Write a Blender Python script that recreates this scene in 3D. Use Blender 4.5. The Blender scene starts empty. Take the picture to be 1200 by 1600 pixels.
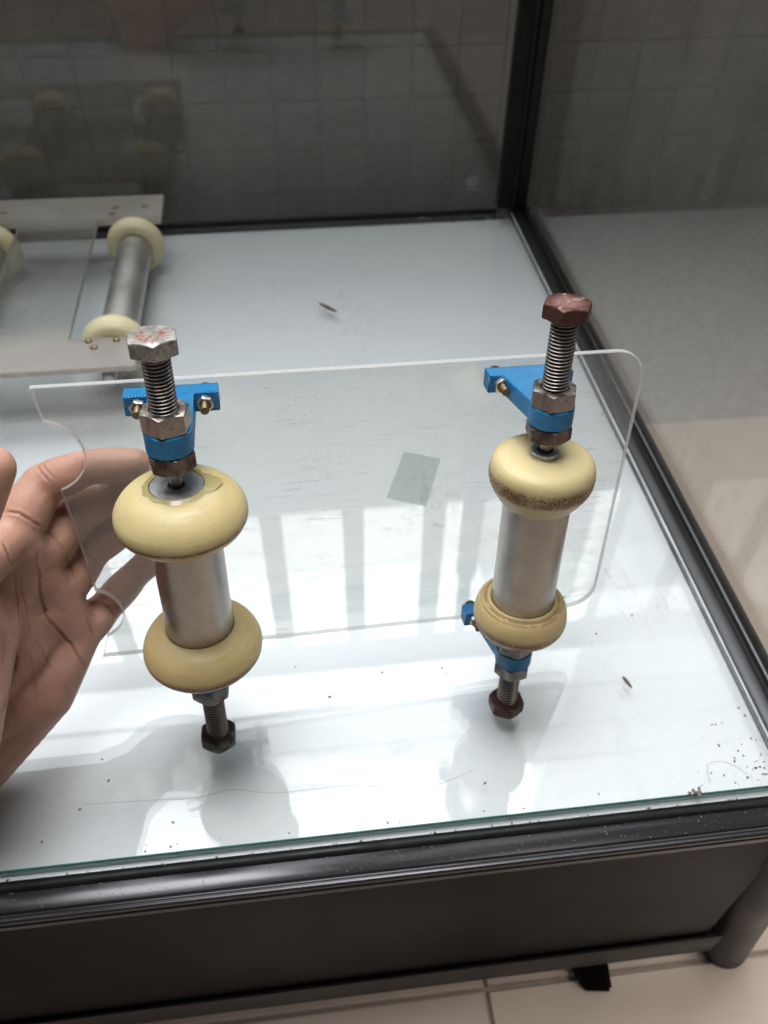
import bpy, bmesh, math, random
from mathutils import Vector, Matrix, noise as mnoise
from mathutils.bvhtree import BVHTree

random.seed(7)
PI = math.pi
S = bpy.context.scene
C = S.collection

# ------------------------------------------------------------------ camera
cam_d = bpy.data.cameras.new('camera')
cam = bpy.data.objects.new('camera', cam_d)
C.objects.link(cam)
cam.matrix_world = Matrix((
    (0.9933009, 0.0774276, -0.0857805, 0.0),
    (-0.1153308, 0.7106357, -0.6940430, 0.0),
    (0.0072206, 0.6992867, 0.7148049, 0.4371),
    (0, 0, 0, 1)))
cam_d.sensor_fit = 'VERTICAL'
cam_d.sensor_height = 36
cam_d.sensor_width = 27
cam_d.lens = 28.62
cam_d.clip_start = 0.01
cam_d.clip_end = 60
cam_d.dof.use_dof = True
cam_d.dof.focus_distance = 0.36
cam_d.dof.aperture_fstop = 12.0
S.camera = cam
S.render.resolution_x = 768
S.render.resolution_y = 1024

# ------------------------------------------------------------------ world, lamps, exposure
W = bpy.data.worlds.new('World')
S.world = W
W.use_nodes = True
W.node_tree.nodes['Background'].inputs[0].default_value = (0.82, 0.9, 1.0, 1)
W.node_tree.nodes['Background'].inputs[1].default_value = 0.085
S.view_settings.view_transform = 'Standard'
S.view_settings.look = 'None'
S.view_settings.exposure = 0.0
S.view_settings.gamma = 1.0
try:
    S.cycles.caustics_reflective = False
    S.cycles.caustics_refractive = False
    S.cycles.max_bounces = 10
    S.cycles.transparent_max_bounces = 24
    S.cycles.use_denoising = True
    S.cycles.sample_clamp_indirect = 6.0
except Exception:
    pass


def lamp(name, loc, size, target, L, col=(1, 1, 1), spread=180):
    """a rectangular light of radiance L"""
    d = bpy.data.lights.new(name, 'AREA')
    d.shape = 'RECTANGLE'
    d.size, d.size_y = size
    d.energy = L * PI * size[0] * size[1]
    d.color = col
    d.spread = math.radians(spread)
    o = bpy.data.objects.new(name, d)
    C.objects.link(o)
    o.location = loc
    o.rotation_euler = (Vector(target) - Vector(loc)).to_track_quat('-Z', 'Y').to_euler()
    return o


WY = 1.72
COOL = (0.93, 0.975, 1.0)


def pane_lamp(x0, x1, z0, z1, L, y=WY, col=COOL):
    c = ((x0 + x1) / 2, y, (z0 + z1) / 2)
    lamp('window_light', c, (x1 - x0, z1 - z0), (c[0], c[1] - 1, c[2]), L, col)


# daylight through the barred window high above the tiled wall: a row of narrow panes and the wide lights over it
for x0, x1 in ((-1.15, -0.97), (-0.90, -0.71), (-0.64, -0.45), (-0.38, -0.165), (-0.10, 0.085), (0.150, 0.336), (0.405, 0.469),
               (0.514, 0.60), (0.885, 0.955)):
    pane_lamp(x0, x1, 1.31, 1.97, 6.6)
pane_lamp(-2.2, 0.985, 2.16, 2.42, 3.0)
pane_lamp(-2.2, 0.985, 2.45, 2.74, 2.4)
pane_lamp(-2.2, 0.60, 2.76, 3.05, 2.5)
pane_lamp(-2.2, 0.985, 3.08, 4.7, 2.9)
pane_lamp(-3.4, 3.4, 1.9, 4.9, 2.1, WY + 0.06)
# added fill lamps, out of view: one above the case, one for the floor at right
lamp('fill_overhead', (-0.06, 0.32, 1.05), (0.50, 0.40), (-0.03, 0.20, 0), 3.75, (0.97, 0.985, 1.0), 84)
lamp('fill_side', (0.80, -0.12, 0.72), (0.45, 0.4), (0.58, 0.20, -0.28), 1.7, (1.0, 0.95, 0.88), 75)


# ------------------------------------------------------------------ node helper
class NT:
    def __init__(self, name):
        self.m = bpy.data.materials.new(name)
        self.m.use_nodes = True
        self.t = self.m.node_tree
        self.t.nodes.clear()
        self.out = self.t.nodes.new('ShaderNodeOutputMaterial')

    def n(self, typ, ins=None, **props):
        nd = self.t.nodes.new('ShaderNode' + typ)
        for k, v in props.items():
            setattr(nd, k, v)
        for k, v in (ins or {}).items():
            self.set(nd, k, v)
        return nd

    def set(self, nd, k, v):
        s = nd.inputs[k]
        if isinstance(v, bpy.types.NodeSocket):
            self.t.links.new(v, s)
        elif isinstance(v, bpy.types.Node):
            self.t.links.new(v.outputs[0], s)
        else:
            if isinstance(v, tuple) and len(v) == 3 and s.type == 'RGBA':
                v = v + (1,)
            s.default_value = v

    def math(self, op, a, b=0.0, c=None, clamp=False):
        nd = self.n('Math', {0: a, 1: b}, operation=op, use_clamp=clamp)
        if c is not None:
            self.set(nd, 2, c)
        return nd.outputs[0]

    def ramp(self, v, a, b, lo=0.0, hi=1.0):
        return self.n('MapRange', {0: v, 1: a, 2: b, 3: lo, 4: hi}).outputs[0]

    def mix(self, f, a, b, mode='MIX'):
        nd = self.n('Mix', data_type='RGBA', blend_type=mode)
        self.set(nd, 0, f)
        self.set(nd, 6, a)
        self.set(nd, 7, b)
        return nd.outputs[2]

    def obj(self, scale=(1, 1, 1), loc=(0, 0, 0)):
        tc = self.n('TexCoord')
        mp = self.n('Mapping', {'Vector': tc.outputs['Object'], 'Scale': scale, 'Location': loc})
        return mp.outputs[0]

    def noise(self, vec, scale, detail=4, rough=0.55, dist=0.0):
        return self.n('TexNoise', {'Vector': vec, 'Scale': scale, 'Detail': detail, 'Roughness': rough, 'Distortion': dist}).outputs[0]

    def bump(self, h, strength, dist=0.001, normal=None):
        nd = self.n('Bump', {'Height': h, 'Strength': strength, 'Distance': dist})
        if normal is not None:
            self.set(nd, 'Normal', normal)
        return nd.outputs[0]

    def surf(self, s):
        self.t.links.new(s.outputs[0] if isinstance(s, bpy.types.Node) else s, self.out.inputs[0])
        return self.m

    def pbr(self, **kw):
        return self.n('BsdfPrincipled', {k.replace('_', ' '): v for k, v in kw.items()})


def glassy(name, tint, f0=0.04, dust=0.0, dust_scale=18, dust_col=(0.75, 0.75, 0.73), wave=0.0, rough=0.0, streak=(1, 1, 1), grime=0.0, gain=1.0, smear=0.0):
    """thin clear sheet: Schlick reflection over a tinted transparency, with some dust that scatters light"""
    t = NT(name)
    lw = t.n('LayerWeight', {'Blend': 0.5})
    f = t.math('POWER', lw.outputs['Facing'], 5.0)
    f = t.math('MULTIPLY_ADD', f, (1 - f0) * gain, f0)
    v = t.obj(streak)
    gl = t.n('BsdfGlossy', {'Color': (1, 1, 1), 'Roughness': rough})
    if wave:
        b = t.bump(t.noise(t.obj(), 9, 2), wave, 0.01)
        t.set(gl, 'Normal', b)
        t.set(lw, 'Normal', b)
    tr = t.n('BsdfTransparent', {'Color': tint})
    s = t.n('MixShader', {0: f, 1: tr, 2: gl})
    if dust:
        a = t.ramp(t.noise(v, dust_scale, 6, 0.65, 0.4), 0.42, 0.78)
        b2 = t.ramp(t.noise(v, dust_scale * 14, 3, 0.6), 0.55, 0.85)
        d = t.math('MULTIPLY', t.math('ADD', t.math('MULTIPLY', a, 0.6), t.math('MULTIPLY', b2, 0.6)), dust, clamp=True)
        if grime:
            d = t.math('ADD', d, grime)
        if smear:
            vs_ = t.obj((1, 0.55, 1), (0.31, 0.12, 0))
            q = t.math('MULTIPLY', t.ramp(t.noise(vs_, 9, 3, 0.5), 0.62, 0.70), t.ramp(t.noise(vs_, 75, 5, 0.7, 1.0), 0.50, 0.68))
            d = t.math('ADD', d, t.math('MULTIPLY', q, smear), clamp=True)
        df = t.n('BsdfDiffuse', {'Color': dust_col})
        tl = t.n('BsdfTranslucent', {'Color': dust_col})
        ds = t.n('MixShader', {0: 0.5, 1: df, 2: tl})
        s = t.n('MixShader', {0: d, 1: s, 2: ds})
    return t.surf(s)


def plain(name, col, rough=0.5, metal=0.0, nscale=60, var=0.15, bump=0.0, streak=(1, 1, 1), spec=0.5, coat=0.0, rvar=0.12):
    t = NT(name)
    v = t.obj(streak)
    nz = t.noise(v, nscale, 5, 0.6)
    k = t.ramp(nz, 0.3, 0.7, 1 - var, 1 + var)
    c = t.n('VectorMath', {0: col, 'Scale': k}, operation='SCALE').outputs[0]
    r = t.ramp(t.noise(v, nscale * 0.4, 3), 0.3, 0.7, max(0.02, rough - rvar), min(1, rough + rvar))
    p = t.pbr(Base_Color=c, Roughness=r, Metallic=metal, Specular_IOR_Level=spec, Coat_Weight=coat)
    if bump:
        t.set(p, 'Normal', t.bump(nz, bump, 0.0006))
    return t.surf(p)


# ------------------------------------------------------------------ mesh helpers
def link(name, me, mat=None, parent=None, smooth=False):
    o = bpy.data.objects.new(name, me)
    C.objects.link(o)
    if mat is not None and not me.materials:
        me.materials.append(mat)
    if parent is not None:
        o.parent = parent
    if smooth:
        me.shade_smooth()
    return o


def mesh(name, vs, fs):
    me = bpy.data.meshes.new(name)
    me.from_pydata([tuple(v) for v in vs], [], fs)
    me.update()
    return me


def from_bm(name, bm):
    me = bpy.data.meshes.new(name)
    bm.normal_update()
    bm.to_mesh(me)
    bm.free()
    return me


def smooth_angle(me, deg=35):
    me.shade_smooth()
    bm = bmesh.new()
    bm.from_mesh(me)
    for e in bm.edges:
        if len(e.link_faces) == 2 and e.calc_face_angle(0) > math.radians(deg):
            e.smooth = False
    bm.to_mesh(me)
    bm.free()
    return me


def box_me(name, x0, x1, y0, y1, z0, z1, bev=0.0, seg=1):
    bm = bmesh.new()
    bmesh.ops.create_cube(bm, size=1)
    for v in bm.verts:
        v.co = Vector(((x0 + x1) / 2 + v.co.x * (x1 - x0), (y0 + y1) / 2 + v.co.y * (y1 - y0), (z0 + z1) / 2 + v.co.z * (z1 - z0)))
    if bev:
        bmesh.ops.bevel(bm, geom=list(bm.edges), offset=bev, segments=seg, affect='EDGES', profile=0.5)
    return smooth_angle(from_bm(name, bm), 40)


def prism_me(name, poly, z0, z1, bev=0.0, axis="Z", seg=1):
    """poly in 2D extruded; axis Z: (x,y)->z ; axis X: (y,z)->x ; axis Y: (x,z)->y"""
    def P(a, b, h):
        return (a, b, h) if axis == 'Z' else (h, a, b) if axis == 'X' else (a, h, b)
    bm = bmesh.new()
    lo = [bm.verts.new(P(a, b, z0)) for a, b in poly]
    hi = [bm.verts.new(P(a, b, z1)) for a, b in poly]
    n = len(poly)
    bm.faces.new(lo[::-1])
    bm.faces.new(hi)
    for i in range(n):
        bm.faces.new((lo[i], lo[(i + 1) % n], hi[(i + 1) % n], hi[i]))
    bmesh.ops.recalc_face_normals(bm, faces=bm.faces)
    if bev:
        es = [e for e in bm.edges if len(e.link_faces) == 2 and e.calc_face_angle(0) > math.radians(50)]
        bmesh.ops.bevel(bm, geom=es, offset=bev, segments=seg, affect='EDGES', profile=0.5)
    return smooth_angle(from_bm(name, bm), 40)


def lathe_me(name, prof, n=64, jitter=None, closed=False, deg=35, caps=True):
    """prof: list of (r, z) from one end to the other, revolved about Z"""
    vs, fs = [], []
    for i, (r, z) in enumerate(prof):
        for k in range(n):
            a = 2 * PI * k / n
            rr, zz = (r, z) if jitter is None else jitter(i, a, r, z)
            vs.append((rr * math.cos(a), rr * math.sin(a), zz))
    m = len(prof)
    rng = range(m) if closed else range(m - 1)
    for i in rng:
        j = (i + 1) % m
        for k in range(n):
            k2 = (k + 1) % n
            fs.append((i * n + k, i * n + k2, j * n + k2, j * n + k))
    if not closed and caps:
        if prof[0][0] > 1e-6:
            fs.append(tuple(range(n))[::-1])
        if prof[-1][0] > 1e-6:
            fs.append(tuple((m - 1) * n + k for k in range(n)))
    me = mesh(name, vs, fs)
    bm = bmesh.new()
    bm.from_mesh(me)
    bmesh.ops.remove_doubles(bm, verts=bm.verts, dist=1e-7)
    bmesh.ops.recalc_face_normals(bm, faces=bm.faces)
    bm.to_mesh(me)
    bm.free()
    return smooth_angle(me, deg)


def spline(pts, per=8):
    """Catmull-Rom through 2D points"""
    out = []
    n = len(pts)
    for i in range(n - 1):
        p0, p1, p2, p3 = pts[max(i - 1, 0)], pts[i], pts[i + 1], pts[min(i + 2, n - 1)]
        for k in range(per):
            t = k / per
            out.append(tuple(0.5 * ((2 * b) + (-a + c) * t + (2 * a - 5 * b + 4 * c - d) * t * t + (-a + 3 * b - 3 * c + d) * t ** 3)
                             for a, b, c, d in zip(p0, p1, p2, p3)))
    out.append(pts[-1])
    return out


def hex_me(name, af, z0, z1, hole=0.0, cham=(True, True), n=96, wear=0.00012, rot=0.0):
    """hexagonal head or nut, chamfered by a cone at one or both ends, along Z"""
    rc = af / 2 * 0.985

    def rh(a):
        b = (a - rot) % (PI / 3) - PI / 6
        return af / 2 / math.cos(b)
    rings = []

    def drop(r):
        return max(0.0, r - rc) * 0.58
    bore = hole + 0.0007

    def ring(fr, z, end):
        o = []
        for k in range(n):
            a = 2 * PI * k / n
            o.append((fr(a), a, z(fr(a))))
        rings.append(o)
    if hole:
        ring(lambda a: hole, lambda r: (z0 + z1) / 2, 0)
        ring(lambda a: hole, lambda r: z0 + 0.0008, 0)
        ring(lambda a: bore, lambda r: z0, 0)
    else:
        ring(lambda a: 0.0, lambda r: z0, 0)
    ring(lambda a: rc * 0.97, lambda r: z0, 0)
    ring(lambda a: rh(a) - 0.00025, lambda r: z0 + (drop(r) if cham[0] else 0), 0)
    ring(rh, lambda r: z0 + (drop(r) if cham[0] else 0) + 0.0003, 0)
    ring(rh, lambda r: z1 - (drop(r) if cham[1] else 0) - 0.0003, 0)
    ring(lambda a: rh(a) - 0.00025, lambda r: z1 - (drop(r) if cham[1] else 0), 0)
    ring(lambda a: rc * 0.97, lambda r: z1, 0)
    if hole:
        ring(lambda a: bore, lambda r: z1, 0)
        ring(lambda a: hole, lambda r: z1 - 0.0008, 0)
        ring(lambda a: hole, lambda r: (z0 + z1) / 2, 0)
    else:
        ring(lambda a: 0.0, lambda r: z1, 0)
    vs, fs = [], []
    for o in rings:
        for r, a, z in o:
            w = 0
            if r > rc:
                w = wear * mnoise.noise(Vector((r * math.cos(a) * 400, r * math.sin(a) * 400, z * 400 + af * 1e4)))
            vs.append(((r + w) * math.cos(a), (r + w) * math.sin(a), z + w))
    for i in range(len(rings) - 1):
        for k in range(n):
            k2 = (k + 1) % n
            fs.append((i * n + k, i * n + k2, (i + 1) * n + k2, (i + 1) * n + k))
    me = mesh(name, vs, fs)
    bm = bmesh.new()
    bm.from_mesh(me)
    bmesh.ops.remove_doubles(bm, verts=bm.verts, dist=1e-7)
    bmesh.ops.recalc_face_normals(bm, faces=bm.faces)
    bm.to_mesh(me)
    bm.free()
    return smooth_angle(me, 25)


def thread_pts(R, pitch, z0, z1, n=32, depth=None):
    """helical screw thread: grid rows/cols"""
    depth = depth or pitch * 0.55
    step = pitch / 12
    rows = int((z1 - z0) / step) + 1
    vs, fs = [], []
    for i in range(rows):
        z = z0 + (z1 - z0) * i / (rows - 1)
        for k in range(n):
            a = 2 * PI * k / n
            ph = ((z - z0) / pitch - k / n) % 1.0
            tri = abs(ph * 2 - 1)
            r = R - depth * min(1, max(0, (tri * 1.25 - 0.12)))
            vs.append((r * math.cos(a), r * math.sin(a), z))
    for i in range(rows - 1):
        for k in range(n):
            k2 = (k + 1) % n
            fs.append((i * n + k, i * n + k2, (i + 1) * n + k2, (i + 1) * n + k))
    fs.append(tuple(range(n))[::-1])
    fs.append(tuple((rows - 1) * n + k for k in range(n)))
    return vs, fs


def join_me(name, mes):
    bm = bmesh.new()
    for m in mes:
        bm.from_mesh(m)
    me = from_bm(name, bm)
    return me


def thing(name, label, cat, loc=(0, 0, 0), rz=0.0, group=None, kind=None):
    o = bpy.data.objects.new(name, None)
    C.objects.link(o)
    o.empty_display_size = 0.02
    o.location = loc
    o.rotation_euler = (0, 0, rz)
    tag(o, label, cat, group, kind)
    return o


def tag(o, label=None, cat=None, group=None, kind=None):
    if label:
        o['label'] = label
    if cat:
        o['category'] = cat
    if group:
        o['group'] = group
    if kind:
        o['kind'] = kind
    return o


# ------------------------------------------------------------------ materials
def mat_tile(name, col, var, rough=0.25, spec=0.5):
    t = NT(name)
    oi = t.n('ObjectInfo')
    v = t.obj()
    tc = t.n('TexCoord')
    k = t.ramp(oi.outputs['Random'], 0, 1, 1 - var, 1 + var)
    nz = t.ramp(t.noise(tc.outputs['Generated'], 3, 5, 0.6), 0.3, 0.7, 0.87, 1.09)
    c = t.n('VectorMath', {0: col, 'Scale': t.math('MULTIPLY', k, nz)}, operation='SCALE').outputs[0]
    p = t.pbr(Base_Color=c, Roughness=rough, Specular_IOR_Level=spec)
    t.set(p, 'Normal', t.bump(t.noise(tc.outputs['Generated'], 5, 2), 0.04, 0.01))
    return t.surf(p)


M = {}
M['wall_tile'] = mat_tile('glazed_wall_tile', (0.33, 0.315, 0.275), 0.08)
M['grout'] = plain('grout', (0.50, 0.475, 0.40), 0.9)
M['floor_tile'] = mat_tile('beige_floor_tile', (0.68, 0.55, 0.45), 0.04, 0.3)
M['floor_grout_and_shade'] = plain('floor_grout_and_shade', (0.42, 0.365, 0.315), 0.9)
M['alu'] = plain('black_anodised_aluminium', (0.050, 0.048, 0.052), 0.25, 0.6, 60, 0.4, 0.12, (0.06, 1, 1), 0.5)
M['alu_y'] = plain('black_aluminium_rail', (0.045, 0.045, 0.047), 0.33, 0.55, 40, 0.3, 0.05, (1, 0.15, 1), 0.5)
M['rubber'] = plain('black_rubber_seal', (0.009, 0.009, 0.009), 0.5, 0, 80, 0.4, 0.3, (1, 1, 1), 0.22)
M['dark_panel'] = plain('dark_smoked_panel', (0.006, 0.005, 0.0045), 0.38, 0, 9, 0.35, 0.0, (1, 1, 1), 0.04)
M['dark_rail'] = plain('dark_rail', (0.011, 0.010, 0.009), 0.45, 0.0, 40, 0.35, 0.1, (0.1, 1, 1), 0.2)
M['leg'] = plain('dark_leg_tube', (0.010, 0.009, 0.0085), 0.5, 0.0, 30, 0.2)
M['white_board'] = None
t = NT('white_painted_board')
v = t.obj()
c = t.mix(t.ramp(t.noise(v, 4, 5, 0.6), 0.35, 0.75), (0.755, 0.772, 0.785), (0.72, 0.745, 0.765))
c = t.mix(t.math('MULTIPLY', t.ramp(t.noise(v, 45, 6, 0.7), 0.58, 0.85), 0.25), c, (0.50, 0.50, 0.47))
p = t.pbr(Base_Color=c, Roughness=0.5)
M['white_board'] = t.surf(p)
M['floor_glass'] = glassy('case_floor_glass', (0.982, 0.988, 0.987), 0.05, 0.06, 7, (0.8, 0.8, 0.78), 0.0, 0.0, (1, 2.5, 1), smear=0.55)
t = NT('green_glass_edge')
M['glass_edge'] = t.surf(t.pbr(Base_Color=(0.075, 0.30, 0.235), Roughness=0.15, Specular_IOR_Level=0.6, Coat_Weight=0.3))
M['rear_glass'] = glassy('rear_pane_glass', (0.92, 0.92, 0.905), 0.038, 0.09, 8, (0.5, 0.5, 0.47), 0.0, 0.0, (1, 1, 0.4), 0.015)
M['right_glass'] = glassy('right_pane_glass', (0.93, 0.925, 0.91), 0.05, 0.16, 5, (0.55, 0.53, 0.49), 0.0, 0.0, (1, 1.3, 0.5), 0.05, smear=0.35)
M['etch'] = plain('etched_mark', (0.45, 0.45, 0.43), 0.8)
M['acrylic'] = None

# clear acrylic, scratched and a little dusty
t = NT('clear_scratched_acrylic')
lw = t.n('LayerWeight', {'Blend': 0.5})
f = t.math('MULTIPLY_ADD', t.math('POWER', lw.outputs['Facing'], 5.0), 0.9, 0.05)
tr = t.n('BsdfTransparent', {'Color': (0.965, 0.968, 0.962)})
gl = t.n('BsdfGlossy', {'Color': (1, 1, 1), 'Roughness': 0.04})
s = t.n('MixShader', {0: f, 1: tr, 2: gl})
v = t.obj()


def scratch(rot, sx, thr, scl):
    mp = t.n('Mapping', {'Vector': v, 'Rotation': (0, rot, 0), 'Scale': (sx, 1, 1)})
    return t.ramp(t.noise(mp.outputs[0], scl, 3, 0.5, 0.6), thr, thr + 0.06)


sc1 = scratch(0.12, 0.10, 0.63, 420)
sc2 = scratch(-0.5, 0.07, 0.66, 300)
patch = t.ramp(t.noise(v, 26, 4, 0.6), 0.45, 0.62)
scs = t.math('MULTIPLY', t.math('MAXIMUM', sc1, sc2), patch)
tc = t.n('TexCoord')
low = t.ramp(t.n('SeparateXYZ', {0: tc.outputs['Object']}).outputs[2], 0.155, 0.085, 0.25, 1.0)
smear = t.math('MULTIPLY', t.ramp(t.noise(t.obj((0.25, 1, 1.6)), 60, 6, 0.65, 1.2), 0.45, 0.75), low)
sand = t.math('MULTIPLY', t.ramp(t.noise(v, 900, 2, 0.5), 0.60, 0.75), t.ramp(t.noise(v, 21, 3), 0.52, 0.66))
haze = t.math('ADD', t.math('MULTIPLY', scs, 0.18), t.math('ADD', t.math('MULTIPLY', smear, 0.07), t.math('MULTIPLY', sand, 0.4)))
haze = t.math('ADD', haze, 0.075, clamp=True)
df = t.n('BsdfDiffuse', {'Color': (0.80, 0.795, 0.78)})
tl = t.n('BsdfTranslucent', {'Color': (0.80, 0.795, 0.78)})
s = t.n('MixShader', {0: haze, 1: s, 2: t.n('MixShader', {0: 0.45, 1: df, 2: tl})})
M['acrylic'] = t.surf(s)

t = NT('bright_acrylic_edge')
a = t.n('BsdfTranslucent', {'Color': (0.85, 0.83, 0.80)})
b = t.n('BsdfDiffuse', {'Color': (0.82, 0.80, 0.77)})
g = t.n('BsdfGlossy', {'Color': (1, 1, 1), 'Roughness': 0.2})
tr = t.n('BsdfTransparent', {'Color': (0.93, 0.93, 0.92)})
s = t.n('MixShader', {0: 0.5, 1: a, 2: b})
s = t.n('MixShader', {0: 0.12, 1: s, 2: g})
s = t.n('MixShader', {0: 0.26, 1: s, 2: tr})
M['acrylic_edge'] = t.surf(s)

# acrylic still wearing its dull protective film
t = NT('filmed_acrylic')
v = t.obj()
k = t.ramp(t.noise(v, 11, 4, 0.6, 0.8), 0.38, 0.62)
a = t.n('BsdfDiffuse', {'Color': t.mix(k, (0.55, 0.50, 0.455), (0.63, 0.58, 0.53))})
tl = t.n('BsdfTranslucent', {'Color': (0.55, 0.53, 0.50)})
g = t.n('BsdfGlossy', {'Color': (1, 1, 1), 'Roughness': 0.22})
tr = t.n('BsdfTransparent', {'Color': (0.92, 0.93, 0.93)})
lw = t.n('LayerWeight', {'Blend': 0.5})
f = t.math('MULTIPLY_ADD', t.math('POWER', lw.outputs['Facing'], 5.0), 0.8, 0.05)
s = t.n('MixShader', {0: 0.35, 1: a, 2: tl})
sx = t.n('SeparateXYZ', {0: t.n('TexCoord').outputs['Object']})
edge = t.math('MAXIMUM', t.ramp(sx.outputs[1], 0.805, 0.835), t.ramp(sx.outputs[1], 0.635, 0.600))
s = t.n('MixShader', {0: t.math('MULTIPLY_ADD', edge, -0.62, t.ramp(k, 0, 1, 0.94, 0.86)), 1: s, 2: tr})
s = t.n('MixShader', {0: f, 1: s, 2: g})
M['film'] = t.surf(s)
M['film_edge'] = plain('film_edge', (0.60, 0.55, 0.47), 0.6)


def steel(name, base, rust, amount, thr, rough=0.34, rust_rough=0.75, seed=0.0, metal=1.0, scl=130):
    t = NT(name)
    v = t.obj((1, 1, 1), (seed, seed * 2, seed * 3))
    n1 = t.noise(v, scl, 6, 0.7)
    m = t.math('MULTIPLY', t.ramp(n1, thr, thr + 0.14), amount)
    k = t.ramp(t.noise(v, 500, 3), 0.3, 0.7, 0.86, 1.1)
    base2 = t.n('VectorMath', {0: base, 'Scale': k}, operation='SCALE').outputs[0]
    rc = t.mix(t.noise(v, 900, 3), rust, tuple(x * 0.55 for x in rust))
    c = t.mix(m, base2, rc)
    r = t.math('ADD', t.math('MULTIPLY', m, rust_rough - rough), t.ramp(t.noise(v, 180, 3), 0.3, 0.7, rough - 0.1, rough + 0.12))
    p = t.pbr(Base_Color=c, Roughness=r, Metallic=t.math('MULTIPLY', t.math('SUBTRACT', 1.0, m), metal))
    t.set(p, 'Normal', t.bump(n1, 0.22, 0.0004))
    return t.surf(p)




def head_mat(name, base, rust, scuff, ztop, rr, thr, seed, rough, scuff_amt):
    """bolt head: rust gathered on the middle of its top, pale scuffs, tool marks and dark oil on the flats"""
    t = NT(name)
    v = t.obj((1, 1, 1), (seed, seed, seed))
    tc = t.n('TexCoord')
    xyz = t.n('SeparateXYZ', {0: tc.outputs['Object']})
    rad = t.math('SQRT', t.math('ADD', t.math('POWER', xyz.outputs[0], 2.0), t.math('POWER', xyz.outputs[1], 2.0)))
    top = t.ramp(xyz.outputs[2], ztop - 0.0007, ztop - 0.0002)
    n1 = t.noise(v, 330, 6, 0.7)
    n2 = t.noise(v, 130, 5, 0.7)
    core = t.ramp(t.math('ADD', rad, t.math('MULTIPLY', t.math('SUBTRACT', n2, 0.5), 0.006)), rr, rr * 0.6)
    m = t.math('MULTIPLY', t.math('MULTIPLY', core, top), t.ramp(n1, thr, thr + 0.10))
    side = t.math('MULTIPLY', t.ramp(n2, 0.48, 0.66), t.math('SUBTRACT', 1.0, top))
    k = t.ramp(t.noise(v, 600, 4), 0.3, 0.7, 0.72, 1.2)
    c = t.n('VectorMath', {0: base, 'Scale': k}, operation='SCALE').outputs[0]
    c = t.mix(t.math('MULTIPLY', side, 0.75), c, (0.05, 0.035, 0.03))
    sm = t.math('MULTIPLY', t.ramp(t.noise(t.obj((1, 1, 1), (seed + 3, 0, 0)), 260, 6, 0.75), 0.57, 0.66), t.math('MULTIPLY', top, scuff_amt))
    c = t.mix(m, c, t.mix(t.noise(v, 1200, 3), rust, tuple(q * 0.5 for q in rust)))
    c = t.mix(sm, c, scuff)
    mt = t.math('MULTIPLY', t.math('SUBTRACT', 1.0, t.math('MAXIMUM', m, sm)), 0.72)
    p = t.pbr(Base_Color=c, Roughness=t.ramp(n1, 0.3, 0.7, rough - 0.1, rough + 0.15), Metallic=mt)
    t.set(p, 'Normal', t.bump(t.math('ADD', n1, n2), 0.45, 0.0005))
    return t.surf(p)


M['head_white'] = head_mat('pale_head_with_rust', (0.40, 0.38, 0.345), (0.26, 0.075, 0.04), (0.66, 0.63, 0.60), 0.2560, 0.0082, 0.42, 0.3, 0.42, 0.6)
M['head_red'] = head_mat('red_rusted_head', (0.125, 0.056, 0.045), (0.235, 0.105, 0.09), (0.55, 0.47, 0.43), 0.2606, 0.0075, 0.35, 1.1, 0.5, 0.8)
M['head_red_low'] = head_mat('red_rusted_head_low', (0.075, 0.034, 0.028), (0.06, 0.03, 0.024), (0.25, 0.18, 0.16), 0.0140, 0.006, 0.4, 1.7, 0.5, 0.2)
M['head_dark'] = steel('dark_oily_head', (0.13, 0.115, 0.10), (0.045, 0.035, 0.030), 0.9, 0.42, 0.45, seed=2.0, metal=0.7)
M['nut_steel'] = steel('worn_steel_nut', (0.40, 0.345, 0.31), (0.085, 0.05, 0.038), 0.75, 0.56, 0.33, seed=3.0)
M['nut_brown'] = steel('brown_rusted_nut', (0.21, 0.155, 0.135), (0.07, 0.036, 0.028), 0.85, 0.42, 0.42, seed=4.0, metal=0.8)
M['nut_dark'] = steel('dark_steel_nut', (0.20, 0.18, 0.16), (0.05, 0.036, 0.030), 0.8, 0.48, 0.4, seed=4.6, metal=0.9)


def thread_mat(name, base, grime, rough):
    """steel screw thread with oily grime packed in its grooves"""
    t = NT(name)
    v = t.obj()
    xyz = t.n('SeparateXYZ', {0: t.n('TexCoord').outputs['Object']})
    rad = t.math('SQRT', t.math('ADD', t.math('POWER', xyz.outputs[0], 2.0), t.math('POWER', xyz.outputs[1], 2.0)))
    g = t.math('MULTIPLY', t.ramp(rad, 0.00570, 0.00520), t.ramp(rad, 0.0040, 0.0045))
    nz = t.noise(v, 90, 4, 0.6)
    k = t.ramp(nz, 0.3, 0.7, 0.7, 1.2)
    c = t.n('VectorMath', {0: base, 'Scale': k}, operation='SCALE').outputs[0]
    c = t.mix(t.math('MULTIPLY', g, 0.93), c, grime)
    p = t.pbr(Base_Color=c, Roughness=t.math('MULTIPLY_ADD', g, 0.35, rough), Metallic=t.math('MULTIPLY_ADD', g, -0.8, 1.0))
    return t.surf(p)


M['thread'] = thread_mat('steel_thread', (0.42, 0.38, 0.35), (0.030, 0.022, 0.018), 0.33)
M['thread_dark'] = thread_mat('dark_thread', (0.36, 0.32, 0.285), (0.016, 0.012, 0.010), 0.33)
M['brass'] = steel('dull_brass', (0.33, 0.245, 0.13), (0.12, 0.08, 0.04), 0.6, 0.5, 0.36, seed=6.0)
M['zinc'] = steel('zinc_nut', (0.66, 0.655, 0.63), (0.3, 0.29, 0.26), 0.5, 0.55, 0.3, seed=7.0)

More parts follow.
